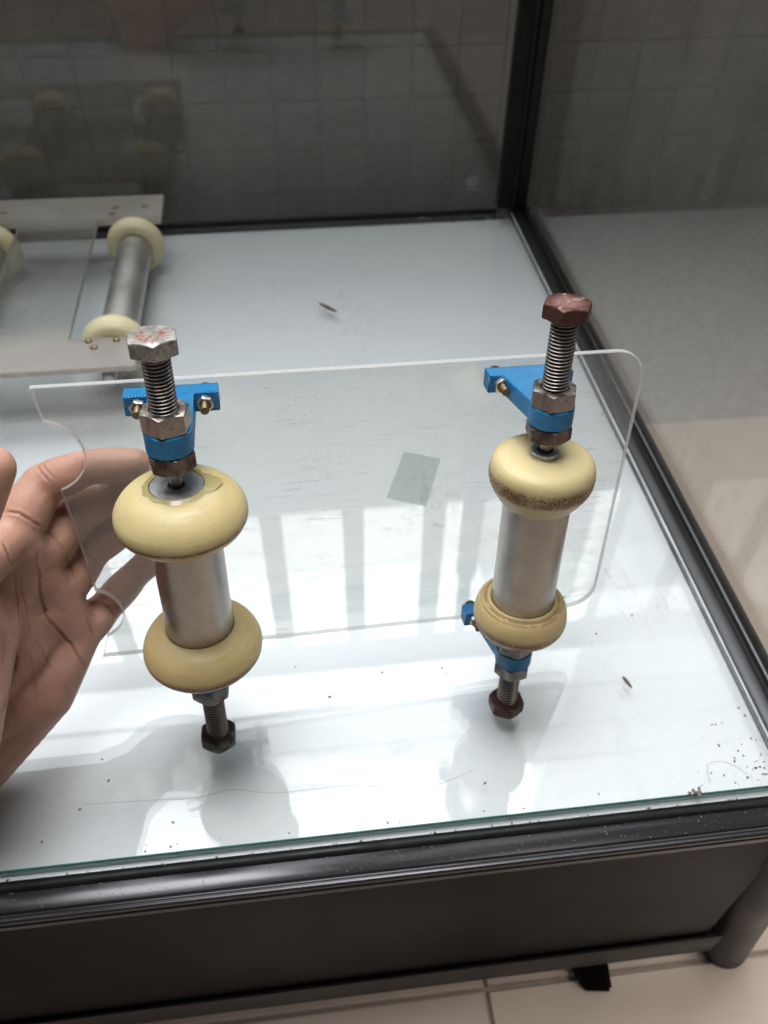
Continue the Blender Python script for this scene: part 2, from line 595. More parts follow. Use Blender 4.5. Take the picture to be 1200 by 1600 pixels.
# turned aluminium tube: fine rings round the axis and a few scuffs
t = NT('turned_aluminium')
v = t.obj()
ring = t.noise(t.obj((0.15, 0.15, 12)), 90, 4, 0.6)
blot = t.noise(v, 55, 6, 0.65)
k = t.math('MULTIPLY', t.ramp(ring, 0.3, 0.7, 0.95, 1.04), t.ramp(blot, 0.3, 0.7, 0.80, 1.15))
c = t.n('VectorMath', {0: (0.44, 0.41, 0.38), 'Scale': k}, operation='SCALE').outputs[0]
dk = t.math('MULTIPLY', t.ramp(t.noise(v, 120, 5, 0.7), 0.66, 0.76), 0.55)
c = t.mix(dk, c, (0.12, 0.10, 0.09))
p = t.pbr(Base_Color=c, Roughness=t.ramp(blot, 0.3, 0.7, 0.25, 0.42), Metallic=0.95)
t.set(p, 'Normal', t.bump(ring, 0.05, 0.0004))
M['tube'] = t.surf(p)
M['tube_back'] = plain('dull_aluminium_tube', (0.52, 0.50, 0.475), 0.42, 0.85, 60, 0.12, 0.1)
M['disc'] = plain('turned_disc', (0.42, 0.415, 0.41), 0.42, 0.85, 300, 0.18, 0.1)
M['hole'] = plain('dark_bore', (0.02, 0.018, 0.016), 0.7)


def resin(name, band, dirt, seed, col=(0.56, 0.46, 0.215), thr=0.45, line=None, streaks=0.4, lstr=0.92):
    """cast yellow resin, lathe-turned: streaks round the axis, a grimy band of rust specks at its rim"""
    t = NT(name)
    v = t.obj((1, 1, 1), (seed, seed, 0))
    z = t.n('SeparateXYZ', {0: t.n('TexCoord').outputs['Object']}).outputs[2]
    big = t.noise(v, 28, 4, 0.6, 0.5)
    c = t.mix(t.ramp(big, 0.3, 0.7), tuple(x * 0.92 for x in col), tuple(min(1, x * 1.1) for x in col))
    sw = t.noise(t.obj((0.35, 0.35, 9), (seed * 2, 0, 0)), 130, 5, 0.65, 0.3)
    c = t.mix(t.math('MULTIPLY', t.ramp(sw, 0.50, 0.66), streaks), c, (0.45, 0.33, 0.14))
    sp = t.ramp(t.noise(v, 1250, 4, 0.7), thr, thr + 0.09)
    sp2 = t.ramp(t.noise(v, 150, 4, 0.7), thr - 0.04, thr + 0.16)
    lo, hi = band
    m1 = t.math('MULTIPLY', t.ramp(z, lo - 0.0012, lo), t.ramp(z, hi + 0.0022, hi))
    d = t.math('MULTIPLY', m1, t.math('MULTIPLY', t.math('MAXIMUM', sp, t.math('MULTIPLY', sp2, 0.40)), dirt), clamp=True)
    soft = t.math('MULTIPLY', t.math('MULTIPLY', t.ramp(z, lo - 0.0025, lo + 0.001), t.ramp(z, hi + 0.0035, hi - 0.001)), t.ramp(t.noise(v, 75, 5, 0.65), 0.30, 0.62))
    c = t.mix(t.math('MULTIPLY', soft, 0.72 * dirt, clamp=True), c, (0.30, 0.135, 0.045))
    c = t.mix(d, c, (0.10, 0.035, 0.018))
    if line is not None:
        zz = t.math('ADD', z, t.math('MULTIPLY', t.math('SUBTRACT', t.noise(v, 60, 2), 0.5), 0.0012))
        ab = t.math('ABSOLUTE', t.math('SUBTRACT', zz, line))
        lm = t.math('MULTIPLY', t.ramp(ab, 0.0008, 0.0003), t.ramp(t.noise(v, 240, 3), 0.30, 0.48))
        c = t.mix(t.math('MULTIPLY', lm, lstr), c, (0.13, 0.05, 0.02))
    p = t.pbr(Base_Color=c, Roughness=t.ramp(sw, 0.3, 0.7, 0.34, 0.52), Specular_IOR_Level=0.45,
              Subsurface_Weight=0.75, Subsurface_Radius=(1.0, 0.8, 0.35), Subsurface_Scale=0.007)
    t.set(p, 'Normal', t.bump(t.math('ADD', t.math('MULTIPLY', sw, 0.6), t.math('MULTIPLY', t.noise(v, 420, 3), 0.4)), 0.12, 0.0006))
    return t.surf(p)


M['wheel_a'] = resin('yellow_resin_streaked', (-0.0052, -0.0030), 0.35, 0.0, (0.60, 0.485, 0.245), line=-0.0034, streaks=0.34)
M['wheel_b'] = resin('yellow_resin_streaked_low', (-0.0075, -0.0026), 0.85, 0.7, (0.61, 0.465, 0.225), thr=0.43, line=-0.0036, streaks=0.45)
M['wheel_c'] = resin('yellow_resin_banded', (-0.0012, 0.0042), 1.0, 1.3, (0.58, 0.48, 0.26), thr=0.47, streaks=0.12)
M['wheel_d'] = resin('yellow_resin_speckled', (-0.0065, -0.0010), 0.95, 2.2, (0.61, 0.465, 0.235), thr=0.46, line=0.0101, streaks=0.22, lstr=0.45)
M['wheel_pale'] = resin('pale_resin', (-0.02, -0.019), 0.0, 3.0, (0.74, 0.67, 0.43), streaks=0.06)
t = NT('glue_rim')
M['glue'] = t.surf(t.pbr(Base_Color=(0.46, 0.37, 0.16), Roughness=0.25, Transmission_Weight=0.2, IOR=1.45))

# blue printed plastic with layer lines
t = NT('blue_printed_plastic')
v = t.obj()
z = t.n('SeparateXYZ', {0: t.n('TexCoord').outputs['Object']})
ly = t.math('SINE', t.math('MULTIPLY', z.outputs[2], 2 * PI / 0.0009))
dg = t.math('SINE', t.math('MULTIPLY', t.math('ADD', z.outputs[0], z.outputs[1]), 2 * PI / 0.0014))
nrm = t.n('SeparateXYZ', {0: t.n('NewGeometry').outputs['Normal']}).outputs[2]
h = t.mix(t.ramp(t.math('ABSOLUTE', nrm), 0.6, 0.8), ly, dg)
c = t.mix(t.ramp(t.noise(v, 160, 4), 0.35, 0.7), (0.004, 0.160, 0.365), (0.006, 0.21, 0.46))
c = t.mix(t.math('MULTIPLY', t.ramp(t.noise(t.obj((1, 1, 0.3)), 420, 5, 0.7), 0.60, 0.72), 0.45), c, (0.10, 0.27, 0.45))
c = t.mix(t.math('MULTIPLY', t.ramp(t.noise(v, 90, 5, 0.7), 0.60, 0.75), 0.5), c, (0.02, 0.06, 0.10))
c = t.mix(t.math('MULTIPLY', t.ramp(h, 0.3, -0.9), 0.28), c, (0.006, 0.07, 0.17))
p = t.pbr(Base_Color=c, Roughness=0.38, Specular_IOR_Level=0.45, Subsurface_Weight=0.0)
t.set(p, 'Normal', t.bump(h, 0.55, 0.0005))
M['blue'] = t.surf(p)

# skin
t = NT('skin')
v = t.obj()
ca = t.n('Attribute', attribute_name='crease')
base = t.mix(t.ramp(t.noise(v, 45, 5, 0.6), 0.3, 0.7), (0.44, 0.23, 0.16), (0.57, 0.33, 0.245))
base = t.mix(t.math('MULTIPLY', t.ramp(t.noise(v, 160, 4, 0.7), 0.5, 0.75), 0.3), base, (0.40, 0.175, 0.12))
red = t.n('Attribute', attribute_name='tip')
base = t.mix(t.math('MULTIPLY', red.outputs[2], 0.35), base, (0.60, 0.31, 0.21))
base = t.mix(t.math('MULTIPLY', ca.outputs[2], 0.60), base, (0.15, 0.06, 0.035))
fine = t.noise(v, 1500, 4, 0.6)
lines = t.noise(t.obj((1, 0.5, 1.0)), 420, 5, 0.6, 1.5)
p = t.pbr(Base_Color=base, Roughness=t.ramp(fine, 0.3, 0.7, 0.38, 0.55), Specular_IOR_Level=0.4,
          Subsurface_Weight=0.28, Subsurface_Radius=(1.0, 0.36, 0.2), Subsurface_Scale=0.005)
t.set(p, 'Normal', t.bump(t.math('ADD', t.math('MULTIPLY', fine, 0.35), t.math('MULTIPLY', lines, 0.8)), 0.38, 0.0009))
M['skin'] = t.surf(p)
M['nail'] = plain('nail', (0.62, 0.42, 0.34), 0.25, 0, 200, 0.05, 0, (1, 1, 1), 0.5, 0.3)
M['dirt'] = plain('dirt', (0.09, 0.07, 0.055), 0.9)
M['husk'] = plain('brown_husk', (0.14, 0.095, 0.06), 0.6, 0, 400, 0.5, 0.4)
M['lint'] = plain('grey_lint', (0.22, 0.20, 0.17), 0.95, 0, 500, 0.4)
M['lip'] = plain('white_sealing_strip', (0.55, 0.57, 0.58), 0.5, 0, 25, 0.3)
M['chip'] = plain('pale_chip', (0.8, 0.8, 0.78), 0.5)
t = NT('green_film')
M['patch'] = t.surf(t.n('MixShader', {0: 0.15, 1: t.n('BsdfTransparent', {'Color': (0.91, 0.955, 0.93)}),
                                      2: t.n('BsdfDiffuse', {'Color': (0.50, 0.60, 0.53)})}))

# ------------------------------------------------------------------ room: floor and tiled wall seen through the panes
ZF = -0.28
WYF = 1.50
fl = link('floor', box_me('floor', -1.6, 2.4, -1.4, WYF + 0.05, ZF - 0.05, ZF - 0.004), M['floor_grout_and_shade'])  # tile joints, and darker bare floor past the tiles standing in for wall-side shade
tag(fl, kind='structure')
TS = 0.66
ft = box_me('floor_tile', 0.0016, TS - 0.0016, 0.0016, TS - 0.0016, -0.008, 0.0, 0.0012, 1)
ft.materials.append(M['floor_tile'])
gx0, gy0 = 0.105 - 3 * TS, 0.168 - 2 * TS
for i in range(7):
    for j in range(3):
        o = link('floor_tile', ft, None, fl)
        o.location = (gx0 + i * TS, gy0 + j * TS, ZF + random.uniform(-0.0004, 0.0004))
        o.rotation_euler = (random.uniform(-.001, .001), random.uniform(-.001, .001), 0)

wl = link('wall', box_me('wall', -1.3, 2.2, WYF, WYF + 0.12, ZF - 0.05, 0.97), M['grout'])
tag(wl, kind='structure')
TW, TH = 0.0800, 0.0800
wt = box_me('wall_tile', 0.0012, TW - 0.0012, -0.0022, 0.002, 0.0012, TH - 0.0012, 0.0008, 1)
wt.materials.append(M['wall_tile'])
for i in range(-13, 22):
    for j in range(0, 7):
        o = link('tile', wt, None, wl)
        o.location = (-0.0150 + i * TW, WYF + random.uniform(-.0008, .0002), -0.3110 + j * TH)
        o.rotation_euler = (random.uniform(-.006, .006), 0, random.uniform(-.006, .006))

# ------------------------------------------------------------------ display case
case = thing('display_case', 'glass display case with black aluminium frame and white floor under a glass sheet', 'display case', (0, 0.6, 0))
CX0, CX1 = -0.66, 0.2588
FY, BY = 0.1847, 0.899


def cpart(name, me, mat, parent=case, label=None):
    o = link(name, me, mat)
    o.parent = parent
    o.matrix_parent_inverse = Matrix.Translation((0, -0.6, 0)) if parent is case else Matrix.Identity(4)
    if label:
        o['label'] = label
    return o


cpart('base_board', box_me('base_board', CX0, CX1 - 0.0002, 0.1812, BY - 0.001, -0.0155, -0.0075, 0.0006), M['white_board'])
gs = box_me('floor_glass', CX0, CX1 - 0.0004, FY, BY - 0.0015, -0.0070, 0.0, 0.0005)
gs.materials.append(M['floor_glass'])
gs.materials.append(M['glass_edge'])
for f in gs.polygons:
    if f.normal.y < -0.3 and abs(f.normal.z) < 0.9:
        f.material_index = 1
cpart('floor_glass', gs, None)

# rounded seal along the front edge, then the stepped front rail
seal = [(0.1795 + 0.0036 * math.cos(a), -0.0095 + 0.0036 * math.sin(a)) for a in [2 * PI * k / 14 for k in range(14)]]
cpart('front_seal', prism_me('front_seal', seal, -0.76, 0.262, 0, 'X'), M['rubber'])
DY, DZ = -0.0660, 0.0040
rail = [(0.2440, -0.0120), (0.2325, -0.0122), (0.2320, -0.0138), (0.2308, -0.0138), (0.2303, -0.0122), (0.2285, -0.0124), (0.2275, -0.0136), (0.2275, -0.0158),
        (0.2284, -0.0164), (0.2284, -0.0180), (0.2274, -0.0186), (0.2274, -0.0215), (0.2285, -0.0225), (0.2285, -0.026), (0.2300, -0.0285),
        (0.2430, -0.0285), (0.2465, -0.0250), (0.2465, -0.0160)]
rail = [(y + DY, z + DZ) for y, z in rail]
cpart('front_rail', prism_me('front_rail', rail, -0.76, 0.290, 0.0003, 'X', 1), M['alu'])
cpart('front_panel', box_me('front_panel', -0.76, 0.262, 0.1672, 0.1712, -0.2120, -0.0247, 0.0004, 1), M['dark_panel'])
br = [(0.1640, -0.2030), (0.1640, -0.236), (0.1650, -0.238), (0.1750, -0.238), (0.1760, -0.236), (0.1760, -0.2122), (0.1669, -0.2122), (0.1662, -0.2030)]
cpart('bottom_rail', prism_me('bottom_rail', br, -0.76, 0.2740, 0.0006, 'X', 1), M['dark_rail'])
lg = lathe_me('leg', [(0.0, 0.0), (0.0170, 0.0), (0.0186, 0.0015), (0.0186, 0.262), (0.0, 0.262)], 48)
lo = cpart('leg', lg, M['leg'])
lo.location = (0.3030, 0.1780, ZF)
lo.rotation_euler = (0, -0.135, 0)
# right rail, in two ridges with a dark channel between, holding the right pane
rr = [(0.0, -0.010), (0.0, 0.0010), (0.0011, 0.0020), (0.0060, 0.0030), (0.0095, 0.0028), (0.0100, 0.0008), (0.0122, 0.0008), (0.0126, 0.0052),
      (0.0146, 0.0056), (0.0150, 0.0), (0.0180, 0.0), (0.0184, 0.0056), (0.0215, 0.0050), (0.0220, -0.010)]
rr = [(CX1 + x, z) for x, z in rr]
cpart('right_rail', prism_me('right_rail', [(x, z) for x, z in rr], 0.1830, BY + 0.02, 0.0003, 'Y', 1), M['alu_y'])
cpart('glass_lip', box_me('glass_lip', CX1 - 0.0022, CX1 - 0.0005, FY + 0.002, BY - 0.002, 0.0003, 0.0008, 0.0002, 1), M['lip'], label='thin white sealing strip along the right edge of the floor')
cpart('right_pane', box_me('right_pane', CX1 + 0.0153, CX1 + 0.0177, 0.188, BY + 0.01, 0.0008, 0.62, 0.0004, 1), M['right_glass'])
cpart('rear_channel', box_me('rear_channel', CX0, 0.2410, BY + 0.0005, BY + 0.010, -0.012, 0.0035, 0.0006, 1), M['rubber'])
rp = cpart('rear_pane', box_me('rear_pane', CX0, 0.2412, BY + 0.003, BY + 0.006, 0.0038, 0.62, 0.0004, 1), M['rear_glass'])
post = [(0.2415, -0.003), (0.2570, -0.003), (0.2570, -0.006), (0.2600, -0.007), (0.2620, -0.004), (0.2640, -0.007), (0.2735, -0.007),
        (0.2738, 0.012), (0.2415, 0.012)]
post = [(x, BY + y) for x, y in post]
cpart('corner_post', prism_me('corner_post', post, 0.0060, 0.66, 0.0004, 'Z', 1), M['rubber'])

# small etched maker's mark low on the rear pane
def ring_me(name, r0, r1, cx, cz, y, a0=0, a1=2 * PI, n=40, sq=0.8):
    vs, fs = [], []
    for k in range(n + 1):
        a = a0 + (a1 - a0) * k / n
        for r in (r0, r1):
            for yy in (y, y - 0.0003):
                vs.append((cx + r * math.cos(a), yy, cz + sq * r * math.sin(a)))
    for k in range(n):
        i = k * 4
        j = i + 4
        fs += [(i + 1, i + 3, j + 3, j + 1), (i, j, j + 2, i + 2), (i, i + 1, j + 1, j), (i + 2, j + 2, j + 3, i + 3)]
    return mesh(name, vs, fs)


mx, mz, my = 0.2090, 0.0370, BY + 0.0029
mk = [ring_me('m', 0.0068, 0.0074, mx, mz, my), ring_me('m', 0.0049, 0.0055, mx, mz, my),
      ring_me('m', 0.0020, 0.0027, mx - 0.0016, mz, my, 0.7, 5.5, 20), ring_me('m', 0.0020, 0.0027, mx + 0.0014, mz, my, 0.7, 5.5, 20)]
for k in range(9):
    x = mx - 0.0062 + k * 0.0015
    mk.append(box_me('m', x, x + 0.0010, my - 0.0003, my, mz - 0.0098, mz - 0.0089))
cpart('etched_mark', join_me('etched_mark', mk), M['etch'], rp)

# dark wedge foot lying under the case
fo = [(0.0, 0.0), (0.030, 0.0), (0.0285, 0.0155), (0.0045, 0.0105)]
wf = thing('rubber_foot', 'dark wedge shaped foot on the beige tiles beneath the bottom rail', 'foot', (0.1730, 0.1600, ZF + 0.0005), 0.1)
bm = bmesh.new()
base = [bm.verts.new(p) for p in ((0.006, -0.004, 0), (0.030, -0.010, 0), (0.034, 0.030, 0), (0.0, 0.030, 0))]
top = [bm.verts.new(p) for p in ((0.008, 0.001, 0.010), (0.027, -0.004, 0.010), (0.032, 0.028, 0.026), (0.002, 0.028, 0.026))]
bm.faces.new(base[::-1]); bm.faces.new(top)
for k in range(4):
    bm.faces.new((base[k], base[(k + 1) % 4], top[(k + 1) % 4], top[k]))
bmesh.ops.bevel(bm, geom=list(bm.edges), offset=0.0025, segments=3, affect='EDGES')
link('wedge_body', smooth_angle(from_bm('wedge_body', bm), 40), M['dark_panel'], wf)

# ------------------------------------------------------------------ the standing roller frame
AX = 0.0844
frame = thing('roller_frame', 'upright clear acrylic plate with two yellow wheeled rollers bolted on by blue brackets', 'roller frame')
# it is held leaning back a little
frame.matrix_world = Matrix((
    (0.9985129, -0.0486861, 0.0245294, 0.0207369),
    (0.0443329, 0.9870158, 0.1543843, 0.2429882),
    (-0.0317273, -0.1530673, 0.9877063, 0.0030199),
    (0, 0, 0, 1)))
PY0, PY1 = 0.0387, 0.0420


def arc(cx, cz, r, a0, a1, n=20):
    return [(cx + r * math.cos(a0 + (a1 - a0) * k / n), cz + r * math.sin(a0 + (a1 - a0) * k / n)) for k in range(n + 1)]


def plate_outline():
    x0, x1, z0, z1, r = -0.1462, 0.1474, 0.0447, 0.2167, 0.0165
    p = [(x0, z0), (x1 - r, z0)]
    p = [(x0, z0)] + arc(x1 - r, z0 + r, r, -PI / 2, 0, 12) + arc(x1 - r, z1 - r, r, 0, PI / 2, 12) + [(x0, z1)]
    for cz, half in ((0.1803, 0.0189), (0.0775, 0.0168)):
        R = 0.0195 if half > .018 else 0.0182
        s = 0.0167
        cx = x0 + s - R
        ang = math.asin(min(0.98, half / R))
        if s > R:
            ang = PI - ang
        p += arc(cx, cz, R, ang, -ang, 22)
    return p


def sheet_me(name, poly, y0, y1, bev=0.0004):
    me = prism_me(name, poly, y0, y1, bev, 'Y', 1)
    return me


pm = sheet_me('clear_plate', plate_outline(), PY0, PY1, 0.0003)
pm.materials.append(M['acrylic'])
pm.materials.append(M['acrylic_edge'])
for f in pm.polygons:
    if abs(f.normal.y) < 0.9:
        f.material_index = 1
plate = link('clear_plate', pm, None, frame)
pp = link('film_patch', prism_me('film_patch', [(0.0173, 0.1378), (0.0181, 0.1370), (0.0383, 0.1297), (0.0391, 0.1304), (0.0454, 0.1592), (0.0448, 0.1600), (0.0264, 0.1656), (0.0256, 0.1650)],
                                PY1 + 0.0002, PY1 + 0.0004, 0, 'Y'), M['patch'], plate)
pp['label'] = 'pale green film patch behind the middle of the clear plate'

# screws through plate and bracket bar
def screw_set(parent, x, z, sink=0.0):
    vs, fs = thread_pts(0.0020, 0.0007, 0, 0.0210, 20, 0.0003)
    rot = Matrix.Rotation(PI / 2, 4, 'X')
    me = mesh('screw', vs, fs)
    dome = lathe_me('d', [(0.0, 0.0026), (0.0014, 0.0024), (0.0029, 0.0013), (0.0035, 0.0), (0.0, 0.0)], 24)
    dome.transform(Matrix.Rotation(PI, 4, 'X'))
    me = smooth_angle(join_me('screw', [me, dome]), 40)
    me.transform(rot)
    s = link('screw', me, M['brass'], parent)
    s.location = (x, PY1 + 0.0001, z)
    nu = hex_me('screw_nut', 0.0070, 0, 0.0030, 0.0019, n=48, wear=0.00005, rot=random.uniform(0, 1))
    nu.transform(rot)
    k = link('screw_nut', nu, M['zinc'], s)
    k.location = (0, -(PY1 - BAR0) - 0.0001, 0)
    return s


BAR0 = 0.0297


def bracket_me(taper_l, taper_r, z0, z1):
    """T-shaped printed bracket: bar against the plate, arm, and a round collar about the bolt (at 0,0)"""
    R = 0.0102
    bw = 0.0211
    pts = [(-bw, BAR0), (-bw, PY0 - 0.0001), (bw, PY0 - 0.0001), (bw, BAR0), (R + taper_r, BAR0)]
    pts += [(R * math.cos(a), R * math.sin(a)) for a in [(0.12 if taper_r == 0 else 0.35) - (PI + (0.24 if taper_l == 0 else 0.5)) * k / 24 for k in range(25)]]
    pts += [(-R - taper_l, BAR0)]
    return prism_me('bracket', pts, z0, z1, 0.0005, 'Z', 1)


def assembly(ax, zs, mats, wheel_prof, tube_z, disc_r, tapers, heads, flip_wheel, hexrot):
    """one roller with its two bolts: zs = (head bottom, head top, nut-collar-nut edges) for the top; mirrored for the bottom"""
    node = frame
    # tube is the part that carries wheels
    tr = 0.0165
    tube = link('roller_tube', lathe_me('roller_tube', [(tr - 0.001, tube_z[0] - 0.012), (tr, tube_z[0] - 0.011), (tr, tube_z[1] + 0.011), (tr - 0.001, tube_z[1] + 0.012)], 96), M['tube'], node)
    tube.location = (ax, 0, 0)
    for k, (zc, up) in enumerate(((tube_z[1], 1), (tube_z[0], -1))):
        pr = spline(wheel_prof[k], 8)
        sd = ax * 50 + k

        def jit(i, a, r, z):
            w = 0.00018 * mnoise.noise(Vector((math.cos(a) * 1.6 + sd, math.sin(a) * 1.6, z * 160)))
            return r + w, z + w * 0.6
        wme = lathe_me('wheel', pr, 128, jit, True, 50)
        w = link('wheel', wme, mats['wheel'][k], tube)
        w.location = (0, 0, zc)
        # end disc with bored hole
        h = 0.0137
        if k == 0:
            dz = mats['disc_z']
            d = lathe_me('end_disc', [(0.0036, dz - 0.006), (0.0036, dz - 0.0006), (0.0040, dz), (disc_r - 0.0006, dz), (disc_r, dz - 0.0006), (disc_r, dz - 0.006)], 72,
                         lambda i, a, r, z: (r + (0.00035 * mnoise.noise(Vector((math.cos(a) * 3, math.sin(a) * 3, sd))) if r > 0.006 else 0), z), False)
            e = link('end_disc', d, M['disc'], tube)
            e.location = (0, 0, zc)
            b = link('bore', lathe_me('bore', [(0.0, dz - 0.0058), (0.0034, dz - 0.0058), (0.0035, dz - 0.0008)], 32), M['hole'], tube)
            b.location = (0, 0, zc)
            if disc_r > 0.01:
                def jg(i, a, r, z):
                    q = mnoise.noise(Vector((math.cos(a) * 2.3, math.sin(a) * 2.3, 4.2)))
                    q2 = mnoise.noise(Vector((math.cos(a) * 7, math.sin(a) * 7, 1.2)))
                    far = 0.0050 * max(0, math.cos(a - 0.05)) ** 14
                    return (r + (0.0011 * q + 0.0005 * q2 + far + 0.0008 if i == 2 else 0.0003 * q2), z + 0.0002 * q2)
                g = link('glue_rim', lathe_me('glue_rim', [(disc_r - 0.0002, dz + 0.0001), (disc_r + 0.0008, dz + 0.0004), (disc_r + 0.0020, dz - 0.0009), (disc_r + 0.0006, dz - 0.0022)], 72, jg, caps=False), M['glue'], tube)
                g.location = (0, 0, zc)
    for k in range(2):
        up = k == 0
        Z = zs[k]
        hb, ht = Z['head']
        sgn = 1 if up else -1
        n_out, col, n_in = Z['nut_out'], Z['col'], Z['nut_in']
        th0, th1 = (n_in[0] - 0.0006, hb) if up else (ht, n_in[1] + 0.0006)
        vs, fs = thread_pts(0.0059, 0.00165 if up else 0.0021, th0, th1, 48, 0.00105)
        shaft = smooth_angle(mesh('bolt', vs, fs), 88)
        pin0, pin1 = (tube_z[1] + 0.006, th0 + 0.0002) if up else (th1 - 0.0002, tube_z[0] - 0.006)
        pin = lathe_me('pin', [(0.0, pin0), (0.0024, pin0), (0.0026, (pin0 + pin1) / 2), (0.0031, pin1 if up else pin0 + 0.001), (0.0, pin1)] if up else
                       [(0.0, pin0), (0.0026, pin0), (0.0026, pin1), (0.0, pin1)], 28)
        bolt = link('bolt', join_me('bolt', [shaft, pin]), mats['thread'][k], node)
        bolt.location = (ax, 0, 0)
        hm = hex_me('bolt_head', 0.0186, hb, ht, 0.0, (not up, up) if up else (True, True), rot=hexrot[k][0])
        wsh = lathe_me('w', [(0.0059, (hb if up else ht)), (0.0085, (hb if up else ht)), (0.0085, (hb - 0.0006 if up else ht + 0.0006)), (0.0066, (hb - 0.0007 if up else ht + 0.0007)), (0.0055, (hb - .0007 if up else ht + .0007))], 48)
        o = link('bolt_head', smooth_angle(join_me('bolt_head', [hm, wsh]), 25), mats['head'][k], bolt)
        if Z.get('headlabel'):
            o['label'] = Z['headlabel']
        for nz, rt, mk in ((n_out, hexrot[k][1], mats['nut'][k][0]), (n_in, hexrot[k][2], mats['nut'][k][1])):
            o = link('nut', hex_me('nut', 0.0187, nz[0], nz[1], 0.0058, rot=rt), mk, bolt)
        br = link('bracket', bracket_me(tapers[0], tapers[1], col[0] + 0.00005, col[1] - 0.00005), M['blue'], node)
        br.location = (ax, 0, 0)
        zc = (col[0] + col[1]) / 2
        for sx in (-0.0148, 0.0148):
            s = screw_set(br, sx, zc)


wp_left = [(0.0120, 0.0126), (0.0121, 0.0134), (0.0150, 0.0132), (0.0190, 0.0121), (0.0230, 0.0099), (0.0266, 0.0066), (0.0291, 0.0027), (0.0300, -0.0010),
           (0.0296, -0.0042), (0.0277, -0.0076), (0.0246, -0.0103), (0.0208, -0.0121), (0.0175, -0.0127), (0.0164, -0.0118)]
wp_low = [(0.0164, 0.0116), (0.0174, 0.0126), (0.0205, 0.0119), (0.0244, 0.0097), (0.0276, 0.0064), (0.0295, 0.0024), (0.0301, -0.0012),
          (0.0294, -0.0046), (0.0270, -0.0082), (0.0232, -0.0110), (0.0185, -0.0128), (0.0140, -0.0130), (0.0121, -0.0122)]
wp_right = [(0.0060, 0.0126), (0.0062, 0.0134), (0.0120, 0.0134), (0.0178, 0.0130), (0.0216, 0.0117), (0.0240, 0.0092), (0.0251, 0.0055), (0.0252, 0.0015),
            (0.0245, -0.0018), (0.0230, -0.0050), (0.0212, -0.0082), (0.0194, -0.0108), (0.0178, -0.0118), (0.0164, -0.0110)]
wp_rlow = [(0.0164, 0.0098), (0.0168, 0.0112), (0.0182, 0.0116), (0.0190, 0.0102), (0.0198, 0.0100), (0.0212, 0.0104), (0.0232, 0.0080), (0.0246, 0.0042), (0.0251, 0.0002),
           (0.0247, -0.0034), (0.0230, -0.0068), (0.0200, -0.0088), (0.0150, -0.0094), (0.0080, -0.0094), (0.0062, -0.0088)]
assembly(-AX, (dict(head=(0.2490, 0.2560), nut_out=(0.2142, 0.2236), col=(0.2040, 0.2142), nut_in=(0.1952, 0.2040), headlabel='pale worn bolt head with rust specks on top'),
               dict(head=(0.0085, 0.0165), nut_out=(0.0490, 0.0580), col=(0.0580, 0.0680), nut_in=(0.0680, 0.0760), headlabel='dark oily bolt head just over the glass')),
         dict(wheel=(M['wheel_a'], M['wheel_b']), disc_z=0.0138, thread=(M['thread'], M['thread_dark']), head=(M['head_white'], M['head_dark']),
              nut=((M['nut_steel'], M['nut_brown']), (M['nut_dark'], M['nut_dark']))),
         (wp_left, wp_low), (0.0872, 0.1715), 0.0124, (0, 0), None, True, ((0.62, 0.35, 0.75), (0.5, 0.45, 0.2)))
assembly(AX, (dict(head=(0.2540, 0.2606), nut_out=(0.2128, 0.2212), col=(0.2034, 0.2128), nut_in=(0.1958, 0.2034), headlabel='reddish brown rusted bolt head at the top'),
              dict(head=(0.0064, 0.0140), nut_out=(0.0390, 0.0474), col=(0.0474, 0.0576), nut_in=(0.0576, 0.0660), headlabel='reddish rusted bolt head just over the glass')),
         dict(wheel=(M['wheel_c'], M['wheel_d']), disc_z=0.0156, thread=(M['thread'], M['thread_dark']), head=(M['head_red'], M['head_red_low']),
              nut=((M['nut_steel'], M['nut_brown']), (M['nut_dark'], M['nut_dark']))),
         (wp_right, wp_rlow), (0.0842, 0.1728), 0.0068, (0.0042, 0.0), None, False, ((0.0, 0.15, 0.45), (0.55, 0.1, 0.45)))

# ------------------------------------------------------------------ the roller frame lying at the back left
PZ = 0.0450
back = thing('roller_frame', 'filmed acrylic plate lying flat on pale wheeled rollers by the rear pane', 'roller frame', (-0.2, 0.77, 0))


def bpart(name, me, mat, parent=back, loc=None):
    o = link(name, me, mat, parent)
    if parent is back:
        o.matrix_parent_inverse = Matrix.Translation((0.2, -0.77, 0))
    if loc:
        o.location = loc
    return o


cu = bpy.data.curves.new('outline', 'CURVE')
cu.dimensions = '2D'
cu.fill_mode = 'BOTH'
for pts in ([(-0.52, 0.565), (-0.1350, 0.565), (-0.1350, 0.608), (-0.1940, 0.608), (-0.1975, 0.824), (-0.1335, 0.822), (-0.1345, 0.880), (-0.52, 0.885)],
            [(-0.365, 0.608), (-0.2700, 0.608), (-0.2755, 0.826), (-0.365, 0.828)]):
    sp = cu.splines.new('POLY')
    sp.points.add(len(pts) - 1)
    for q, (x, y) in zip(sp.points, pts):
        q.co = (x, y, 0, 1)
    sp.use_cyclic_u = True
cu.extrude = 0.0024
tmp = bpy.data.objects.new('tmp', cu)
bp = bpy.data.meshes.new_from_object(tmp)
bpy.data.objects.remove(tmp)
bp.materials.clear()
bp.materials.append(M['film'])
bp.materials.append(M['film_edge'])
for f in bp.polygons:
    f.use_smooth = False
    f.material_index = 0 if abs(f.normal.z) > 0.9 else 1
bplate = bpart('plate', bp, None)
bplate.location = (0, 0, PZ)
rot_y = Matrix.Rotation(-PI / 2, 4, 'X')
